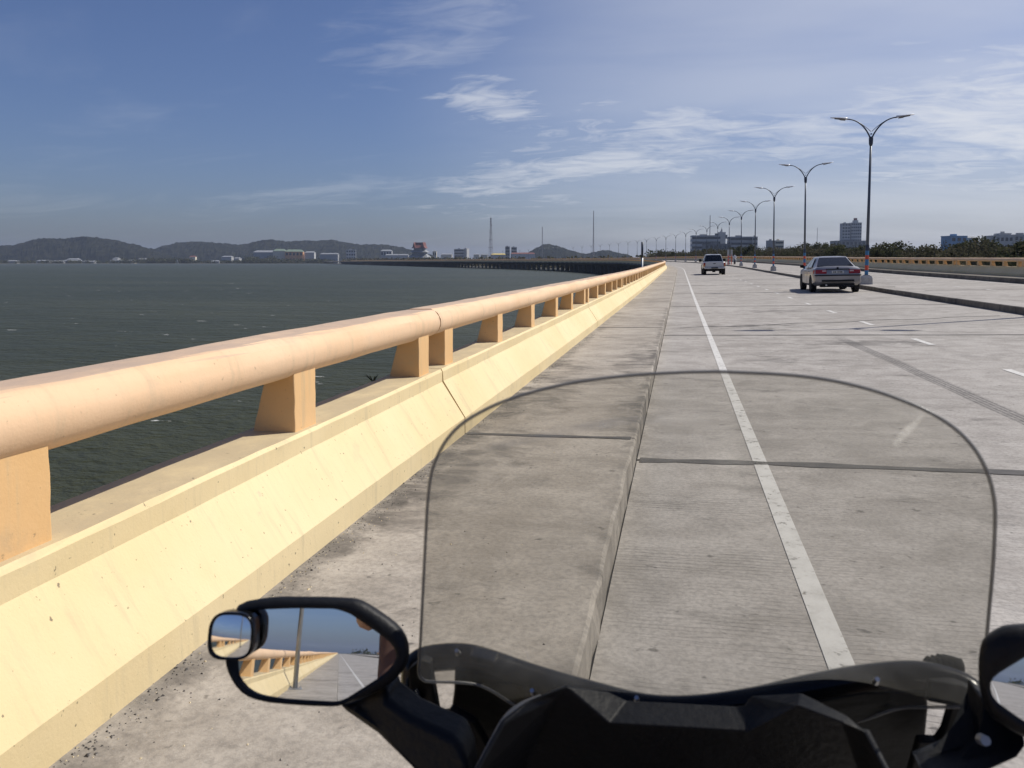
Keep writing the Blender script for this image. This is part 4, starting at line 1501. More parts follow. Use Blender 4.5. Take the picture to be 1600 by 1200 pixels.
    MB().box(-.60, .60, -.02, .4, .22, .34).build('underbody', M['trim'], root)
    MB().cyl((-.42, -.06, .30), (-.42, .3, .30), .035, .035, 10).build('exhaust', M['alloy'], root)
    MB().cyl((.12, .05, .25), (.32, .05, .25), .09, .09, 10).build('silencer', M['trim'], root)
    pl = MB().box(-.215, .215, -.012, .03, .75, .85).build('number_plate', M['plate'], root, bevel=.006)
    for k, (x0, x1) in enumerate([(-.16, -.12), (-.10, -.06), (-.01, .03), (.06, .10), (.12, .16)]):
        MB().box(x0, x1, -.0155, -.011, .775, .825).build('plate_character', M['trim'], pl)
    MB().box(-.42, .42, -.006, .03, .90, .925).build('boot_handle', M['trim'], root)
    MB().cyl((0, .0, .955), (0, .055, .955), .038, .038, 14).build('badge', M['trim'], root)
    return root


def make_pickup():
    root = empty('silver_pickup')
    p = M['car_silver']
    W_ = .87
    # load bed and cab sides
    secs = [(0.02, .80, .58, 1.06), (.10, W_, .56, 1.08), (.6, W_ + .01, .54, 1.08), (1.5, W_ + .01, .50, 1.08), (3.3, W_, .46, 1.07), (4.2, W_ - .01, .48, 1.06), (4.9, .80, .52, .98), (5.08, .70, .58, .85)]
    MB().loft([ring_sec(*s, crown=.005, tuck=.95) for s in secs]).build('body', p, root, smooth=True).modifiers.new('edge', 'EDGE_SPLIT').split_angle = radians(40)
    base = [(-.80, 1.50, 1.05), (-.82, 2.4, 1.05), (-.80, 3.9, 1.04), (.80, 3.9, 1.04), (.82, 2.4, 1.05), (.80, 1.50, 1.05)]
    roof = [(-.62, 1.72, 1.66), (-.64, 2.3, 1.69), (-.62, 3.0, 1.66), (.62, 3.0, 1.66), (.64, 2.3, 1.69), (.62, 1.72, 1.66)]
    top = [(-.4, 1.85, 1.70), (-.42, 2.3, 1.725), (-.4, 2.8, 1.70), (.4, 2.8, 1.70), (.42, 2.3, 1.725), (.4, 1.85, 1.70)]
    MB().loft([base, roof, top]).build('cab', p, root, bevel=.03, segs=3)
    panel(root, 'rear_window', [(-.73, 1.525, 1.11), (.73, 1.525, 1.11), (.60, 1.705, 1.625), (-.60, 1.705, 1.625)], M['car_glass'], .015)
    panel(root, 'windscreen', [(.72, 3.83, 1.10), (-.72, 3.83, 1.10), (-.58, 3.04, 1.62), (.58, 3.04, 1.62)], M['car_glass'], .03)
    for sx in (-1, 1):
        for q in ([(sx * .81, 1.65, 1.10), (sx * .815, 2.5, 1.10), (sx * .655, 2.5, 1.62), (sx * .645, 1.85, 1.61)], [(sx * .815, 2.6, 1.10), (sx * .80, 3.65, 1.09), (sx * .64, 3.0, 1.60), (sx * .653, 2.6, 1.62)]):
            panel(root, 'side_window', q if sx > 0 else q[::-1], M['car_glass'], .012)
        tl = MB().box(sx * .80 - .075, sx * .80 + .075, -.012, .14, .70, 1.0).build('tail_light', M['tail_red'], root, bevel=.012)
        MB().box(sx * .80 - .055, sx * .80 + .055, -.022, 0, .72, .84).build('indicator', M['tail_amber'], tl)
        mr = MB().box(sx * 1.0 - .11, sx * 1.0 + .11, 3.30, 3.42, 1.08, 1.32).box(sx * .86 - .05, sx * .86 + .05, 3.34, 3.38, 1.12, 1.18).build('door_mirror', M['trim'], root, bevel=.02)
        wheel(root, sx * .74, .98, .37, .25)
        wheel(root, sx * .74, 4.05, .37, .25)
        for yw in (.98, 4.05):
            MB().cyl((sx * .72, yw, .42), (sx * .886, yw, .42), .43, .43, 24).build('wheel_arch', M['trim'], root)
    tg = MB().box(-.70, .70, -.015, .05, .66, 1.075).build('tailgate', p, root, bevel=.015)
    MB().box(-.62, .62, -.021, -.012, .72, 1.0).build('tailgate_panel', p, tg, bevel=.008)
    MB().box(-.10, .10, -.035, -.02, .90, .95).build('tailgate_handle', M['trim'], tg)
    MB().box(-.80, .80, -.16, .02, .50, .63).build('rear_bumper', p, root, bevel=.03)
    MB().box(-.26, .26, -.175, -.14, .53, .62).build('number_plate', M['trim'], root)
    MB().box(-.62, .62, .0, 4.2, .34, .50).build('chassis', M['trim'], root)
    MB().cyl((-.6, 1.0, .36), (.6, 1.0, .36), .07, .07, 10).cyl((-.12, 1.0, .34), (.12, 1.0, .34), .13, .13, 12).build('rear_axle', M['trim'], root)
    return root


def ground_at(px, py, X_hint=0):
    """walk along the ray to the road surface"""
    r = ray(px, py)
    for i in range(1, 60000):
        p = CAM + r * (i * 0.01)
        s = p.y
        if p.z <= lift(s) + bank(s) * p.x:
            return p
    return p


car = make_sedan()
gl, gr_ = ground_at(1288, 460.5), ground_at(1345, 460)
tag(car, 'grey four-door sedan driving away beside the median kerb', 'car')
s_car = 31.5
car.location = PT(s_car, 5.95, 0.004)
car.rotation_euler = (0, -bank(s_car), radians(-1.0))
pk = make_pickup()
tag(pk, 'silver pickup truck driving away ahead in the left lane', 'pickup truck')
s_pk = 65.0
pk.location = PT(s_pk, 2.80, 0.004)
pk.rotation_euler = (0, -bank(s_pk), radians(0.8))

# distant motorcyclist beyond the median
def skin_body(name, mat, joints, edges, parent, levels=2):
    me = bpy.data.meshes.new(name)
    me.from_pydata([j[0] for j in joints], edges, [])
    o = bpy.data.objects.new(name, me)
    COL.objects.link(o)
    o.parent = parent
    md = o.modifiers.new('skin', 'SKIN')
    for i, j in enumerate(joints):
        r = j[1]
        me.skin_vertices[0].data[i].radius = r if hasattr(r, '__len__') else (r, r)
    me.skin_vertices[0].data[0].use_root = True
    md.use_smooth_shade = True
    sb = o.modifiers.new('sub', 'SUBSURF')
    sb.levels = sb.render_levels = levels
    if not isinstance(mat, (list, tuple)):
        mat = [mat]
    for m in mat:
        me.materials.append(m)
    return o


M['shirt_white'] = simple('white_shirt_cloth', (0.72, 0.72, 0.72), 0.85)
M['trousers'] = simple('dark_trousers_cloth', (0.03, 0.032, 0.04), 0.85)
M['skin'] = simple('skin', (0.36, 0.19, 0.115), 0.55, 0, 0.1, 20)
M['jacket'] = simple('brown_jacket_cloth', (0.105, 0.052, 0.034), 0.85, 0, 0.2, 14, 0.4)
s_m = 130.0
mo = tag(empty('motorcycle', PT(s_m, 9.9, 0.0), centre(s_m)[2] + pi), 'dark motorcycle coming towards the camera beyond the median', 'motorcycle')
for yy in (-.62, .62):
    w = empty('wheel', (0, yy, .29))
    w.parent = mo
    MB().tube([(0, .24 * cos(a), .24 * sin(a)) for a in [2 * pi * k / 20 for k in range(21)]], .05, 6).build('tyre', M['rubber'], w)
    MB().cyl((-.03, 0, 0), (.03, 0, 0), .19, .19, 14).build('rim', M['trim'], w)
MB().loft([[(x, -.75, z) for x, z in ((-.08, .72), (.08, .72), (.08, .80), (-.08, .80))], [(x, -.1, z) for x, z in ((-.14, .40), (.14, .40), (.13, .80), (-.13, .80))], [(x, .45, z) for x, z in ((-.12, .45), (.12, .45), (.10, .95), (-.10, .95))]]).build('body', M['trim'], mo, bevel=.02)
MB().tube([(-.34, .36, 1.03), (-.1, .45, 1.0), (.1, .45, 1.0), (.34, .36, 1.03)], .018, 6).build('handlebar', M['trim'], mo)
MB().tube([(0, .45, .98), (0, .62, .3)], .04, 6).build('fork', M['alloy'], mo)
MB().cyl((0, .50, .90), (0, .58, .90), .09, .07, 12).build('headlight', M['headlamp'], mo)
rider = tag(empty('person', mo.location, mo.rotation_euler[2]), 'person in white shirt riding the motorcycle beyond the median', 'person')
J = [((0, -.2, .88), (.15, .13)), ((0, -.16, 1.15), (.15, .12)), ((0, -.1, 1.38), (.17, .11)), ((0, -.08, 1.50), .055), ((0, -.06, 1.58), .085), ((0, -.05, 1.70), .10),
     ((-.19, -.08, 1.36), .06), ((-.28, .06, 1.14), .045), ((-.31, .32, 1.06), .04), ((.19, -.08, 1.36), .06), ((.28, .06, 1.14), .045), ((.31, .32, 1.06), .04),
     ((-.14, .2, .82), .085), ((-.17, .16, .42), .055), ((-.17, .26, .34), .045), ((.14, .2, .82), .085), ((.17, .16, .42), .055), ((.17, .26, .34), .045)]
E = [(0, 1), (1, 2), (2, 3), (3, 4), (4, 5), (2, 6), (6, 7), (7, 8), (2, 9), (9, 10), (10, 11), (0, 12), (12, 13), (13, 14), (0, 15), (15, 16), (16, 17)]
skin_body('body', M['shirt_white'], J, E, rider)
mb = MB()
mb.loft([[(.13 * q * cos(a), -.05 + .14 * q * sin(a), z) for a in [2 * pi * k / 14 for k in range(14)]] for z, q in ((1.60, .85), (1.68, 1.0), (1.78, .9), (1.84, .5), (1.855, .1))]).build('helmet', M['trim'], rider, smooth=True)

# ------------------------------------------------------------------ debris, weeds
mb = MB()
rnd = random.Random(99)
for k in range(2600):
    s = 1.2 + 12 * rnd.random() ** 1.5
    u = rnd.random()
    if u < .8:
        X = X_TOE + abs(rnd.gauss(0, 0.06)) + .006
    else:
        X = X_TOE + rnd.random() ** 1.6 * 1.1
    sz = rnd.uniform(.0016, .006) * (1.5 if rnd.random() < .08 else 1)
    p = PT(s, X, WALK_H)
    a = rnd.uniform(0, 6.28)
    vs = [(p.x + sz * cos(a + q * 2.1) * rnd.uniform(.7, 1.5), p.y + sz * sin(a + q * 2.1) * rnd.uniform(.7, 1.5), p.z - .001) for q in range(3)]
    vs.append((p.x, p.y, p.z + sz * rnd.uniform(.4, .9)))
    mb.mi = rnd.choice([0, 0, 0, 1, 2])
    mb.add(vs, [(0, 1, 3), (1, 2, 3), (2, 0, 3)])
M['grit'] = simple('dark_grit', (0.07, 0.065, 0.06), 0.9)
M['grit2'] = simple('pale_paint_flakes', (0.62, 0.52, 0.33), 0.9)
M['grit3'] = simple('grey_grit', (0.26, 0.24, 0.21), 0.9)
tag(mb.build('gravel_debris', [M['grit'], M['grit2'], M['grit3']]), 'grit and paint flakes along the foot of the cream parapet', kind='stuff')


def weed(name, label, loc, n, L, mat, cat='plant'):
    root = tag(empty(name, loc), label, cat)
    r = random.Random(int(L * 1000) + n)
    for k in range(n):
        a = r.uniform(0, 6.28)
        t = r.uniform(.2, .9)
        l = L * r.uniform(.5, 1)
        pts = [Vector((cos(a) * l * t * f, sin(a) * l * t * f, l * f * (1 - .35 * t * f))) for f in (0, .35, .7, 1)]
        side = Vector((-sin(a), cos(a), 0)) * l * .09
        mb = MB()
        vs = []
        for p_, w_ in zip(pts, (.3, 1, .8, .05)):
            vs += [p_ - side * w_, p_ + side * w_ + Vector((0, 0, .002))]
        mb.add(vs, [(0, 1, 3, 2), (2, 3, 5, 4), (4, 5, 7, 6)])
        mb.build('leaf', mat, root, fix=False)
    return root


M['weed'] = simple('dark_weed_leaf', (0.03, 0.045, 0.018), 0.7)
M['weed2'] = simple('dry_weed_leaf', (0.10, 0.10, 0.04), 0.8)
weed('ledge_weed', 'tiny dark weed growing from the outer edge of the parapet ledge', PT(4.66, X_TOE - .452, WALK_H + .452), 7, .085, M['weed'])
weed('kerb_weed', 'small dry weed growing on top of the median kerb', PT(17.4, 7.62, MED_H), 26, .16, M['weed2'])
weed('kerb_weed', 'small dry weed at the foot of the median kerb', PT(15.4, 7.46, 0), 14, .10, M['weed2'])

#SCOOTER#
# ------------------------------------------------------------------ the scooter in front of the camera
SCO = Vector((0.01, 0.35, 0.0))
sc = tag(empty('motor_scooter', SCO), 'black motor scooter with tinted windshield and two mirrors, seen from its saddle', 'scooter')


def pt(px, py, Y):
    """point on the line of sight of a pixel, Y metres ahead along the road"""
    r = ray(px, py)
    return CAM + r * (Y / r.y)


def part(mb, name, mat, parent=None, **kw):
    o = mb.build(name, mat, parent or sc, **kw)
    if parent is None:
        o.location = -SCO
    return o


def catmull(pts, n):
    out = []
    P_ = [pts[0]] + list(pts) + [pts[-1]]
    for i in range(1, len(P_) - 2):
        p0, p1, p2, p3 = [Vector(q) for q in P_[i - 1:i + 3]]
        for k in range(n):
            t = k / n
            out.append(0.5 * ((2 * p1) + (p2 - p0) * t + (2 * p0 - 5 * p1 + 4 * p2 - p3) * t * t + (3 * p1 - p0 - 3 * p2 + p3) * t ** 3))
    out.append(Vector(pts[-1]))
    return out


# windshield: outline of the sheet on both sides, from the crest down
LCH = [(1120, 580.5), (1060, 582), (980, 587), (900, 597), (830, 613), (780, 630), (740, 650), (715, 668), (696, 690), (681, 718), (673, 745), (668, 785), (665, 840), (661, 920), (657, 1000), (654.5, 1040), (655, 1054), (660, 1061), (672, 1065), (735, 1068), (765, 1078), (800, 1100), (850, 1130), (1000, 1150)]
RCH = [(1121, 580.5), (1220, 585), (1290, 593), (1350, 606), (1400, 622), (1450, 643), (1490, 668), (1520, 698), (1540, 732), (1551, 767), (1555, 805), (1552, 880), (1545, 960), (1538, 1040), (1534, 1080), (1530, 1094), (1520, 1102), (1505, 1105), (1450, 1103), (1400, 1108), (1330, 1130), (1200, 1150)]


def shield_Y(px, py):
    v = (py - 580) / 520
    u = (px - 1105) / 445
    return 0.60 + 0.15 * v - 0.075 * u * u


def chain(ch):
    return catmull([(a, b, 0) for a, b in ch], 6)


def at_y(ch, y):
    for a, b in zip(ch, ch[1:]):
        if a.y <= y <= b.y:
            f = (y - a.y) / max(1e-6, b.y - a.y)
            return a.x + (b.x - a.x) * f
    return ch[-1].x


lc, rc = chain(LCH), chain(RCH)
for ch in (lc, rc):
    for i in range(1, len(ch)):
        if ch[i].y <= ch[i - 1].y:
            ch[i].y = ch[i - 1].y + 0.01
ys = [580.6 + 60 * (k / 30) ** 2.2 for k in range(31)] + [640.6 + 415 * k / 36 for k in range(1, 37)] + [1056 + 94 * k / 22 for k in range(1, 23)]
NC = 36
mb = MB()
for y in ys:
    xl, xr = at_y(lc, y), at_y(rc, y)
    for k in range(NC + 1):
        x = xl + (xr - xl) * (0.5 - 0.5 * cos(pi * k / NC))
        mb.v.append(tuple(pt(x, y, shield_Y(x, y))))
for j in range(len(ys) - 1):
    for k in range(NC):
        a = j * (NC + 1) + k
        mb.f.append((a, a + 1, a + NC + 2, a + NC + 1))
mb.m = [0] * len(mb.f)
ws = part(mb, 'windshield', M['shield'], smooth=True)
rim = [pt(p.x, p.y, shield_Y(p.x, p.y)) for p in reversed(lc)] + [pt(p.x, p.y, shield_Y(p.x, p.y)) for p in rc[1:]]
part(MB().tube(rim, 0.0014, 8), 'windshield_edge', M['edge'], ws, smooth=True)


def scuff_shine_mat(name, dens, scale):
    m, t, out = new_mat(name)
    P = t.node('ShaderNodeTexCoord').outputs['Object']
    n = t.noise(P, scale, 5, 0.7)
    tr = t.node('ShaderNodeBsdfTransparent')
    df = t.node('ShaderNodeBsdfTranslucent', ins={'Color': (0.85, 0.84, 0.80)})
    at = t.node('ShaderNodeAttribute', attribute_name='fade')
    mx = t.node('ShaderNodeMixShader', ins={0: t.math('MULTIPLY', t.sstep(n, 0.35, 0.72, 0.25, 1.0), t.math('MULTIPLY', at.outputs['Fac'], dens))})
    t.l.new(tr.outputs[0], mx.inputs[1])
    t.l.new(df.outputs[0], mx.inputs[2])
    t.l.new(mx.outputs[0], out.inputs[0])
    return m


def scuff_shine(pts, mat):
    """scratch with painted glint, or painted reflection streak, on the rider's side of the screen: [(px, py, half width)]"""
    c = catmull([(a, b, w) for a, b, w in pts], 6)
    mb, fade = MB(), []
    for i, p in enumerate(c):
        q = c[min(i + 1, len(c) - 1)] - c[max(i - 1, 0)]
        nx, ny = -q.y, q.x
        l = sqrt(nx * nx + ny * ny)
        e = sin(pi * i / (len(c) - 1)) ** 0.6
        for k in (-1, -.4, .4, 1):
            x, y = p.x + nx / l * p.z * k, p.y + ny / l * p.z * k
            mb.v.append(tuple(pt(x, y, shield_Y(x, y) - 0.0015)))
            fade.append(e * (0.0 if abs(k) == 1 else 1.0))
    for i in range(len(c) - 1):
        for k in range(3):
            mb.f.append((4 * i + k, 4 * i + k + 1, 4 * i + k + 5, 4 * i + k + 4))
    mb.m = [0] * len(mb.f)
    o = mb.build('scuff_mark', mat, ws, fix=False)
    at = o.data.attributes.new('fade', 'FLOAT', 'POINT')
    at.data.foreach_set('value', fade)
    return o


scuff_shine([(1396, 698, 6), (1412, 678, 8), (1428, 664, 7), (1444, 646, 5)], scuff_shine_mat('scratch_glint', 0.36, 260))  # scratch with its sun glint painted in
scuff_shine([(735, 702, 4), (800, 692, 9), (880, 674, 10), (980, 658, 9), (1060, 653, 7), (1150, 651, 4)], scuff_shine_mat('painted_reflection', 0.30, 40))  # curved reflection painted on as a pale streak


def prism(poly, thick, name, mat, parent=None, bevel=0.004, back=None):
    """poly: [(px, py, Y)]; a solid of that outline reaching `thick` metres forward"""
    f = [pt(*q) for q in poly]
    b = [p + Vector((0, thick, -0.0)) for p in f]
    if back:
        c = sum(f, Vector()) / len(f)
        b = [c + (p - c) * back + Vector((0, thick, 0)) for p in f]
    n = len(f)
    mb = MB()
    mb.add(f + b, [tuple(range(n)), tuple(range(2 * n - 1, n - 1, -1))] + [(i, n + i, n + (i + 1) % n, (i + 1) % n) for i in range(n)])
    return part(mb, name, mat, parent, bevel=bevel)


def ribbon(pts, mat, name, parent=None, flat=0.5, n=10):
    """rounded bar through [(px, py, Y, radius)]"""
    c = catmull([(p[0], p[1], p[2]) for p in pts], 5)
    rr = catmull([(p[3], 0, 0) for p in pts], 5)
    mb = MB().tube([pt(*q) for q in c], [r.x for r in rr], n, True)
    return part(mb, name, mat, parent, smooth=True)


# windshield stay: arched beam with legs at both ends
ribbon([(648, 1096, .70, .010), (643, 1062, .71, .011), (650, 1038, .715, .012), (672, 1029, .72, .013), (720, 1026, .725, .013), (760, 1036, .73, .014), (830, 1060, .735, .014), (920, 1086, .74, .014), (1010, 1106, .74, .013), (1090, 1108, .74, .013), (1180, 1096, .74, .013), (1270, 1078, .735, .014), (1350, 1064, .73, .014), (1430, 1058, .725, .014), (1490, 1068, .72, .013), (1522, 1085, .71, .011), (1530, 1110, .70, .010)], M['gloss_black'], 'windshield_stay')
# dark cowl under the stay, left leg, middle, right leg
prism([(638, 1046, .69), (658, 1030, .70), (672, 1036, .70), (674, 1060, .70), (681, 1100, .70), (684, 1117, .70), (698, 1116, .70), (703, 1108, .70), (740, 1130, .70), (790, 1215, .73), (700, 1215, .73), (668, 1150, .71), (641, 1108, .70)], .012, 'cowl_leg', M['satin_black'], bevel=.002)
prism([(709, 1046, .71), (745, 1046, .715), (820, 1076, .72), (920, 1106, .725), (1010, 1124, .73), (1090, 1126, .73), (1180, 1114, .73), (1270, 1096, .72), (1350, 1082, .715), (1450, 1080, .71), (1452, 1110, .73), (1448, 1150, .75), (1440, 1215, .78), (760, 1215, .78), (703, 1118, .73), (708, 1080, .72)], .02, 'inner_cowl', M['satin_black'])
prism([(1449, 1062, .71), (1500, 1070, .70), (1532, 1084, .69), (1535, 1120, .70), (1526, 1170, .71), (1470, 1190, .72), (1420, 1215, .73), (1436, 1160, .70), (1450, 1159, .70), (1465, 1160, .70), (1475, 1145, .70), (1487, 1104, .70), (1449, 1097, .705)], .012, 'cowl_leg', M['satin_black'], bevel=.002)
ribbon([(1534, 1082, .665, .0022), (1536, 1120, .655, .0022), (1530, 1160, .645, .0022), (1518, 1176, .64, .0022), (1480, 1188, .63, .0018), (1440, 1196, .62, .0012)], M['edge'], 'cowl_edge')
# raised boxes on the left end of the stay
prism([(732, 1024, .70), (772, 1033, .70), (772, 1044, .70), (733, 1036, .70)], .02, 'stay_clip', M['gloss_black'], bevel=.002)
for (px, py, Y) in ((716, 1021, .70), (833, 1083, .69), (995, 1094, .71), (1368, 1066, .69)):
    c = pt(px, py, Y)
    part(MB().tube([c, c + Vector((0, -.006, .006))], [.0028, .002], 10), 'stay_bolt', M['alloy'])
# instrument hood, faceted
HV = {0: (738, 1215, .52), 1: (786, 1126, .55), 2: (822, 1096, .57), 3: (885, 1071, .588), 4: (948, 1082, .612), 5: (979, 1097, .62), 6: (1150, 1106, .62), 7: (1164, 1104, .62), 8: (1176, 1088, .62), 9: (1254, 1086, .60), 10: (1324, 1122, .57), 11: (1352, 1143, .56), 12: (1392, 1215, .52),
      20: (951, 1128, .590), 21: (1173, 1141, .600), 22: (1248, 1103, .580), 23: (1318, 1130, .562), 24: (868, 1088, .588), 25: (1205, 1110, .604),
      30: (770, 1300, .66), 31: (951, 1300, .66), 32: (1172, 1300, .66), 33: (1375, 1300, .66)}
keys = list(HV)
ix = {k: i for i, k in enumerate(keys)}
HF = [(3, 4, 20), (4, 5, 20), (3, 20, 24), (5, 6, 21, 20), (6, 7, 25, 21), (7, 8, 25), (8, 9, 22, 25), (25, 22, 21), (9, 10, 23, 22), (2, 3, 24), (1, 2, 24), (24, 20, 31, 30), (20, 21, 32, 31), (21, 22, 32), (22, 23, 33, 32), (0, 1, 24, 30), (23, 10, 11), (23, 11, 12, 33)]
mb = MB()
mb.add([pt(*HV[k]) for k in keys], [tuple(ix[i] for i in f) for f in HF])
hood = part(mb, 'instrument_hood', M['black_plastic'], bevel=0.003)
md = hood.modifiers.new('solid', 'SOLIDIFY')
md.thickness = 0.004
md.offset = 0
hood.modifiers.move(1, 0)
ribbon([(741, 1212, .525, .0022), (768, 1160, .545, .0022), (790, 1122, .558, .0022), (815, 1101, .568, .002), (845, 1088, .58, .0015)], M['edge'], 'hood_edge')
# dark display under the hood
prism([(830, 1170, .625), (951, 1170, .625), (1172, 1180, .625), (1300, 1180, .625), (1330, 1250, .645), (800, 1250, .645)], .02, 'instrument_display', M['gloss_black'])


def mirror(px_vp, py_vp, outline, glass, Y, Rm, label):
    i = ray(px_vp, py_vp).normalized()
    n = (Vector((0, -1, 0)) - i).normalized()          # faces the rider and the road behind
    C = pt(px_vp, py_vp, Y)

    def on(px, py, off=0.0):
        r = ray(px, py)
        return CAM + r * ((C + n * off - CAM).dot(n) / r.dot(n))
    oc = [on(*q) for q in outline]
    gc = [on(*q) for q in glass]
    cen = sum(gc, Vector()) / len(gc)
    u = Vector((0, 0, 1)).cross(n).normalized()
    v = n.cross(u)

    def resample(poly, m):
        ang = sorted([(atan2((p - cen).dot(v), (p - cen).dot(u)), (p - cen).length) for p in poly])
        out = []
        P2 = [((p - cen).dot(u), (p - cen).dot(v)) for p in poly]
        for k in range(m):
            a = 2 * pi * k / m
            d = (cos(a), sin(a))
            best = 0
            for (x0, y0), (x1, y1) in zip(P2, P2[1:] + P2[:1]):
                ex, ey = x1 - x0, y1 - y0
                den = d[0] * ey - d[1] * ex
                if abs(den) < 1e-12:
                    continue
                t = (x0 * ey - y0 * ex) / den
                s = (x0 * d[1] - y0 * d[0]) / den
                if t > 0 and -1e-6 <= s <= 1 + 1e-6:
                    best = max(best, t)
            out.append(best)
        # soften the corners
        return [(out[k - 1] + 2 * out[k] + out[(k + 1) % m]) / 4 for k in range(m)]
    m = 72
    ro, rg = resample(oc, m), resample(gc, m)
    dirs = [u * cos(2 * pi * k / m) + v * sin(2 * pi * k / m) for k in range(m)]

    def ringp(rad, off, add=0.0):
        return [cen + dirs[k] * max(0.002, rad[k] + add) + n * off for k in range(m)]
    rings = [ringp(rg, -0.003, 0.0), ringp(rg, 0.002, 0.0006), ringp(rg, 0.003, 0.003), ringp(ro, 0.0015, -0.003), ringp(ro, -0.004, 0.0), ringp(ro, -0.016, -0.002), ringp([x * .86 for x in ro], -0.036), ringp([x * .55 for x in ro], -0.05), ringp([x * .1 for x in ro], -0.055)]
    hs = part(MB().loft(rings), 'mirror_housing', M['black_plastic'], smooth=True)
    hs['label'] = label
    mb = MB()
    NR = 14
    mb.v.append(tuple(cen - n * ((cen - C).length ** 2 / (2 * Rm))))
    for j in range(1, NR + 1):
        for k in range(m):
            q = cen + dirs[k] * (rg[k] * 1.0 * j / NR)
            mb.v.append(tuple(q - n * ((q - C).length ** 2 / (2 * Rm))))
    for k in range(m):
        mb.f.append((0, 1 + k, 1 + (k + 1) % m))
    for j in range(NR - 1):
        for k in range(m):
            a, b = 1 + j * m + k, 1 + j * m + (k + 1) % m
            mb.f.append((a, a + m, b + m, b))
    mb.m = [0] * len(mb.f)
    g = mb.build('mirror_glass', M['mirror'], hs, smooth=True)
    return hs, n, on


LO = [(363, 953), (370, 942), (429, 934), (507, 934), (556, 937), (576, 947), (622, 980), (635, 998), (641, 1021), (635, 1044), (616, 1064), (602, 1076), (553, 1098), (524, 1105), (472, 1104), (415, 1100), (386, 1091), (366, 1070), (350, 1034)]
LG = [(372, 956), (406, 953), (461, 951), (524, 951.5), (547, 959), (602, 997), (618, 1012), (621, 1028), (612, 1043), (596, 1056), (540, 1092), (527, 1097), (444, 1093), (403, 1088), (383, 1078), (366, 1055), (358, 1030)]
hs, nL, onL = mirror(530, 1020, LO, LG, 0.60, 1.3, 'left mirror showing the parapet and road behind')
# convex spotter stuck on the outer corner
cc = onL(361, 994, 0.014)
nb = (nL + Vector((-0.045, 0, 0))).normalized()
u_ = Vector((0, 0, 1)).cross(nb).normalized()
v_ = nb.cross(u_)
hw, hh_ = (onL(397, 994, .014) - onL(325, 994, .014)).length / 2, (onL(361, 956, .014) - onL(361, 1031, .014)).length / 2


def rrect(w, h, m=48, p=3.2):
    out = []
    for k in range(m):
        a = 2 * pi * k / m
        c, s = cos(a), sin(a)
        out.append((w * abs(c) ** (2 / p) * (1 if c > 0 else -1), h * abs(s) ** (2 / p) * (1 if s > 0 else -1)))
    return out


def rr_ring(w, h, off):
    return [cc + u_ * a + v_ * b + nb * off for a, b in rrect(w, h)]


rings = [rr_ring(hw * .90, hh_ * .90, -.002), rr_ring(hw * .90, hh_ * .90, .002), rr_ring(hw * .96, hh_ * .96, .003), rr_ring(hw, hh_, .0), rr_ring(hw, hh_, -.013), rr_ring(hw * .8, hh_ * .8, -.016)]
sp_h = MB().loft(rings).build('spotter_housing', M['gloss_black'], hs, smooth=True)
mb = MB()
NR, m = 10, 48
R2 = 0.17
mb.v.append(tuple(cc + nb * .0012))
for j in range(1, NR + 1):
    for a, b in rrect(hw * .905 * j / NR, hh_ * .905 * j / NR):
        mb.v.append(tuple(cc + u_ * a + v_ * b - nb * ((a * a + b * b) / (2 * R2)) + nb * .0012))
for k in range(m):
    mb.f.append((0, 1 + k, 1 + (k + 1) % m))
for j in range(NR - 1):
    for k in range(m):
        a, b = 1 + j * m + k, 1 + j * m + (k + 1) % m
        mb.f.append((a, a + m, b + m, b))
mb.m = [0] * len(mb.f)
mb.build('spotter_glass', M['mirror'], hs, smooth=True)
prism([(522, 1104, .615), (556, 1099, .615), (602, 1076, .61), (607, 1094, .605), (640, 1121, .60), (716, 1156, .59), (728, 1190, .58), (735, 1240, .57), (672, 1240, .57), (640, 1200, .585), (588, 1150, .60)], .035, 'mirror_stalk', M['black_plastic'], bevel=.008)
RO = [(1536, 1003), (1570, 982), (1600, 979), (1700, 976), (1770, 985), (1812, 1015), (1820, 1070), (1790, 1130), (1720, 1165), (1640, 1165), (1590, 1150), (1545, 1120), (1532, 1080), (1530, 1040)]
RG = [(1546, 1063), (1560, 1052), (1600, 1028), (1640, 1005), (1690, 993), (1770, 998), (1800, 1030), (1800, 1080), (1770, 1130), (1710, 1152), (1650, 1150), (1600, 1127), (1550, 1091)]
hr_, nR, onR = mirror(1550, 1062, RO, RG, 0.58, 1.3, 'right mirror with the median lamps behind')
prism([(1534, 1090, .60), (1560, 1110, .60), (1600, 1140, .60), (1606, 1165, .59), (1590, 1186, .585), (1540, 1208, .575), (1470, 1225, .56), (1440, 1215, .57), (1500, 1188, .59), (1530, 1160, .60)], .03, 'mirror_stalk', M['black_plastic'], bevel=.008)
c = pt(1533, 1155, .585)
part(MB().tube([c, c + Vector((0, -.008, .004))], [.004, .0035], 8), 'stalk_bolt', M['galv'])
# rubber boot of the right stalk, seen through the screen
for k in range(5):
    ribbon([(1458 + k * 8, 1062, .75, .008), (1457 + k * 8.5, 1040, .748, .0085), (1459 + k * 8, 1023 + abs(k - 2.4) * 2.5, .75, .006)], M['rubber'], 'rubber_boot')
# the rest of the scooter, below and behind the view
def oval(y, w, z0, z1, m=16):
    return [(SCO.x + w * cos(2 * pi * k / m), y, (z0 + z1) / 2 + (z1 - z0) / 2 * sin(2 * pi * k / m)) for k in range(m)]


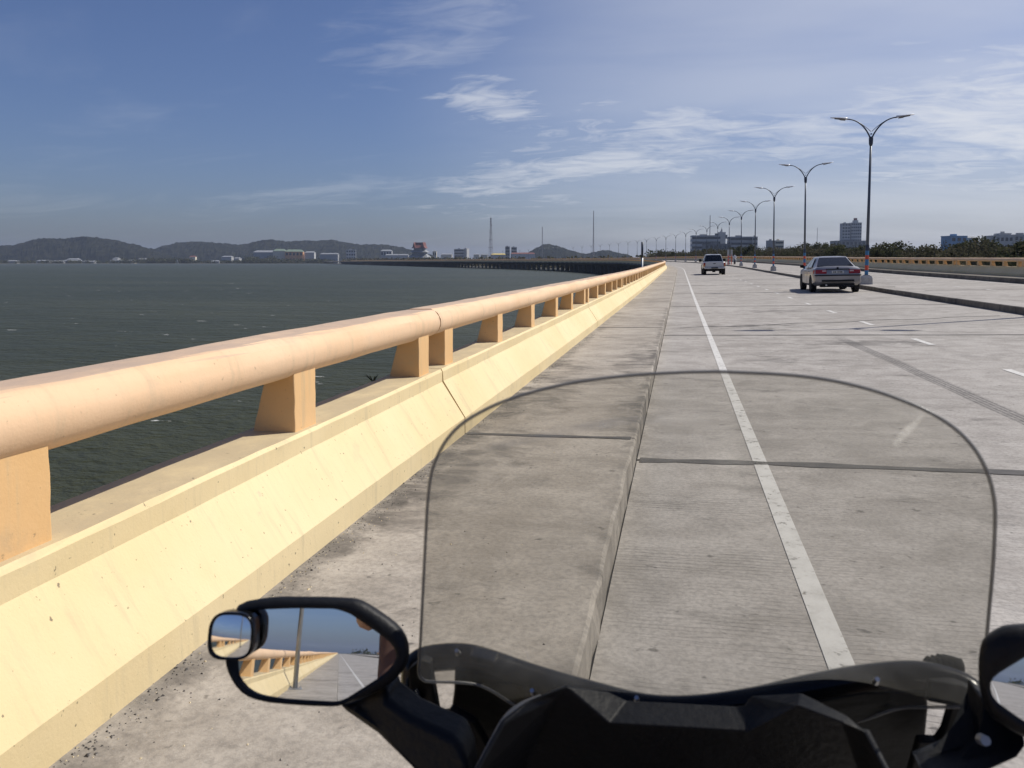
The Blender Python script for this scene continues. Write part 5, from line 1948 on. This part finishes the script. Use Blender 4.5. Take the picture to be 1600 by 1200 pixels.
part(MB().loft([oval(.60, .15, .40, .86), oval(.70, .17, .38, .84), oval(.85, .15, .40, .76), oval(.98, .11, .45, .66), oval(1.05, .05, .50, .60)]), 'front_fairing', M['gloss_black'], smooth=True)
part(MB().loft([oval(.56, .20, .25, .80), oval(.62, .21, .24, .82)]), 'leg_shield', M['satin_black'], smooth=True)
part(MB().loft([oval(.60, .16, .22, .42), oval(.20, .17, .22, .44), oval(-.05, .17, .24, .62), oval(-.4, .16, .40, .74), oval(-.95, .08, .62, .80)]), 'body_shell', M['gloss_black'], smooth=True)
part(MB().loft([oval(.05, .10, .66, .76), oval(-.1, .15, .68, .80), oval(-.45, .16, .70, .82), oval(-.55, .15, .72, .88), oval(-.9, .12, .78, .90)]), 'seat', M['rubber'], smooth=True)
part(MB().tube([(SCO.x - .36, .42, .93), (SCO.x - .2, .50, .92), (SCO.x, .58, .86), (SCO.x + .2, .50, .92), (SCO.x + .36, .42, .93)], .012, 8), 'handlebar', M['satin_black'], smooth=True)
for sx in (-1, 1):
    part(MB().tube([(SCO.x + sx * .36, .42, .925), (SCO.x + sx * .27, .465, .925)], .018, 10), 'grip', M['rubber'], smooth=True)
    part(MB().tube([(SCO.x + sx * .07, .86, .62), (SCO.x + sx * .07, 1.16, .24)], .02, 8), 'fork_leg', M['alloy'], smooth=True)
part(MB().tube([(SCO.x, 1.16 + .285 * cos(a), .24 + .285 * sin(a)) for a in [radians(20 + 14 * k) for k in range(10)]], .055, 8, squash=1.0), 'front_fender', M['gloss_black'], smooth=True)
for yy, nm in ((1.16, 'front_wheel'), (-.62, 'rear_wheel')):
    w = empty(nm, Vector((SCO.x, yy, .24)) - SCO)
    w.parent = sc
    MB().tube([(0, .185 * cos(a), .185 * sin(a)) for a in [2 * pi * k / 28 for k in range(29)]], .055, 10, False).build('tyre', M['rubber'], w, smooth=True)
    mb = MB().cyl((-.04, 0, 0), (.04, 0, 0), .04, .04, 12)
    for k in range(5):
        mb.tube([(0, 0, 0), (0, .15 * cos(1.257 * k), .15 * sin(1.257 * k))], .018, 6)
    mb.build('rim', M['alloy'], w)

# ------------------------------------------------------------------ rider holding the phone, seen only in the mirrors
pr = tag(empty('person', (0, -.38, .80)), 'person in brown jacket sitting on the scooter, caught at the left mirror edge', 'person')
O_ = Vector((0, -.38, .80))
Jw = [((0, -.40, .92), (.16, .13)), ((0, -.40, 1.10), (.155, .115)), ((0, -.38, 1.27), (.17, .11)), ((0, -.36, 1.38), .055),
      ((-.18, -.37, 1.32), .062), ((-.225, -.26, 1.19), .050),
      ((.18, -.37, 1.32), .062), ((.235, -.26, 1.19), .050),
      ((-.13, -.02, .84), .085), ((-.20, .14, .50), .055), ((-.20, .12, .32), .05), ((-.20, .26, .29), .042),
      ((.13, -.02, .84), .085), ((.20, .14, .50), .055), ((.20, .12, .32), .05), ((.20, .26, .29), .042)]
Ew = [(0, 1), (1, 2), (2, 3), (2, 4), (4, 5), (2, 6), (6, 7), (0, 8), (8, 9), (9, 10), (10, 11), (0, 12), (12, 13), (13, 14), (14, 15)]
skin_body('body', M['jacket'], [(Vector(p) - O_, r) for p, r in Jw], Ew, pr)
head = [((0, -.36, 1.37), .052), ((0, -.355, 1.45), .06), ((0, -.345, 1.50), (.075, .085)), ((0, -.345, 1.57), (.082, .10)), ((0, -.35, 1.63), (.07, .085))]
skin_body('head', M['skin'], [(Vector(p) - O_, r) for p, r in head], [(0, 1), (1, 2), (2, 3), (3, 4)], pr)
mb = MB()
for z, q in ((1.54, 1.0), (1.58, 1.12), (1.64, 1.08), (1.70, .8), (1.735, .3), (1.74, .05)):
    mb.v += [tuple(Vector((.095 * q * cos(2 * pi * k / 18), -.375 + .115 * q * sin(2 * pi * k / 18), z)) - O_) for k in range(18)]
for j in range(5):
    for k in range(18):
        mb.f.append((j * 18 + k, j * 18 + (k + 1) % 18, (j + 1) * 18 + (k + 1) % 18, (j + 1) * 18 + k))
mb.m = [0] * len(mb.f)
hair = mb.build('hair', M['trousers'], pr, smooth=True)
for sx in (-1, 1):
    ex = MB().tube([Vector((sx * .085, -.34, 1.535)) - O_, Vector((sx * .092, -.35, 1.575)) - O_], [.016, .022], 8).build('ear', M['skin'], pr, smooth=True)
    MB().tube([Vector((sx * .032, -.262, 1.575)) - O_, Vector((sx * .032, -.256, 1.575)) - O_], [.012, .008], 8).build('eye', M['trousers'], pr)
MB().tube([Vector((0, -.26, 1.575)) - O_, Vector((0, -.238, 1.535)) - O_], [.010, .018], 8).build('nose', M['skin'], pr, smooth=True)
MB().tube([Vector((-.025, -.262, 1.495)) - O_, Vector((0, -.255, 1.497)) - O_, Vector((.025, -.262, 1.495)) - O_], .006, 6).build('mouth', M['jacket'], pr, smooth=True)
for sx, zz_ in ((-1, 1.245), (1, 1.28)):
    w0 = Vector((sx * .165, -.065, zz_))
    palm = Vector((sx * .115, -.05, zz_ + .055))
    J = [(w0, .026), ((w0 + palm) / 2, (.034, .022)), (palm, (.040, .018))]
    E = [(0, 1), (1, 2)]
    el = Vector((sx * .205, -.19, 1.088))
    J += [((el + w0) / 2, .036), (el, .042), (Vector((sx * .228, -.27, 1.20)), .043)]
    E += [(0, 3), (3, 4), (4, 5)]
    for k in range(4):
        L_ = (.030, .034, .032, .026)[k]
        b0 = palm + Vector((sx * (-.012), .012 - k * .004, .026 - k * .018))
        b1 = b0 + Vector((sx * -L_, .012, .004))
        b2 = b1 + Vector((sx * -L_ * .6, -.012, .0))
        i = len(J)
        J += [(b0, .0095), (b1, .0088), (b2, .0078)]
        E += [(2, i), (i, i + 1), (i + 1, i + 2)]
    i = len(J)
    t0 = palm + Vector((sx * -.010, -.020, -.030))
    J += [(t0, .011), (t0 + Vector((sx * -.03, -.012, .004)), .010), (t0 + Vector((sx * -.055, -.010, .012)), .008)]
    E += [(1, i), (i, i + 1), (i + 1, i + 2)]
    skin_body('forearm_and_hand', M['skin'], [(Vector(p) - O_, r) for p, r in J], E, pr, 1)
ph = tag(empty('phone', (0, -.05, 1.325)), 'dark phone held up by the seated rider', 'phone')
MB().box(-.078, .078, -.004, .004, -.036, .036).build('case', M['gloss_black'], ph, bevel=.003)
MB().box(-.070, .070, -.0062, -.0042, -.032, .032).build('screen', M['car_glass'], ph)

# ------------------------------------------------------------------ haze
hm = bpy.data.materials.new('haze_air')
hm.use_nodes = True
H = NT(hm.node_tree)
H.n.clear()
ho = H.node('ShaderNodeOutputMaterial')
hv = H.node('ShaderNodeVolumePrincipled', ins={'Color': (0.66, 0.77, 1.0), 'Density': 0.00008, 'Anisotropy': 0.2})
H.l.new(hv.outputs[0], ho.inputs['Volume'])
tag(MB().box(-7500, 7500, -7500, 7500, WATER - 1.5, 128).build('haze', hm), kind='stuff')
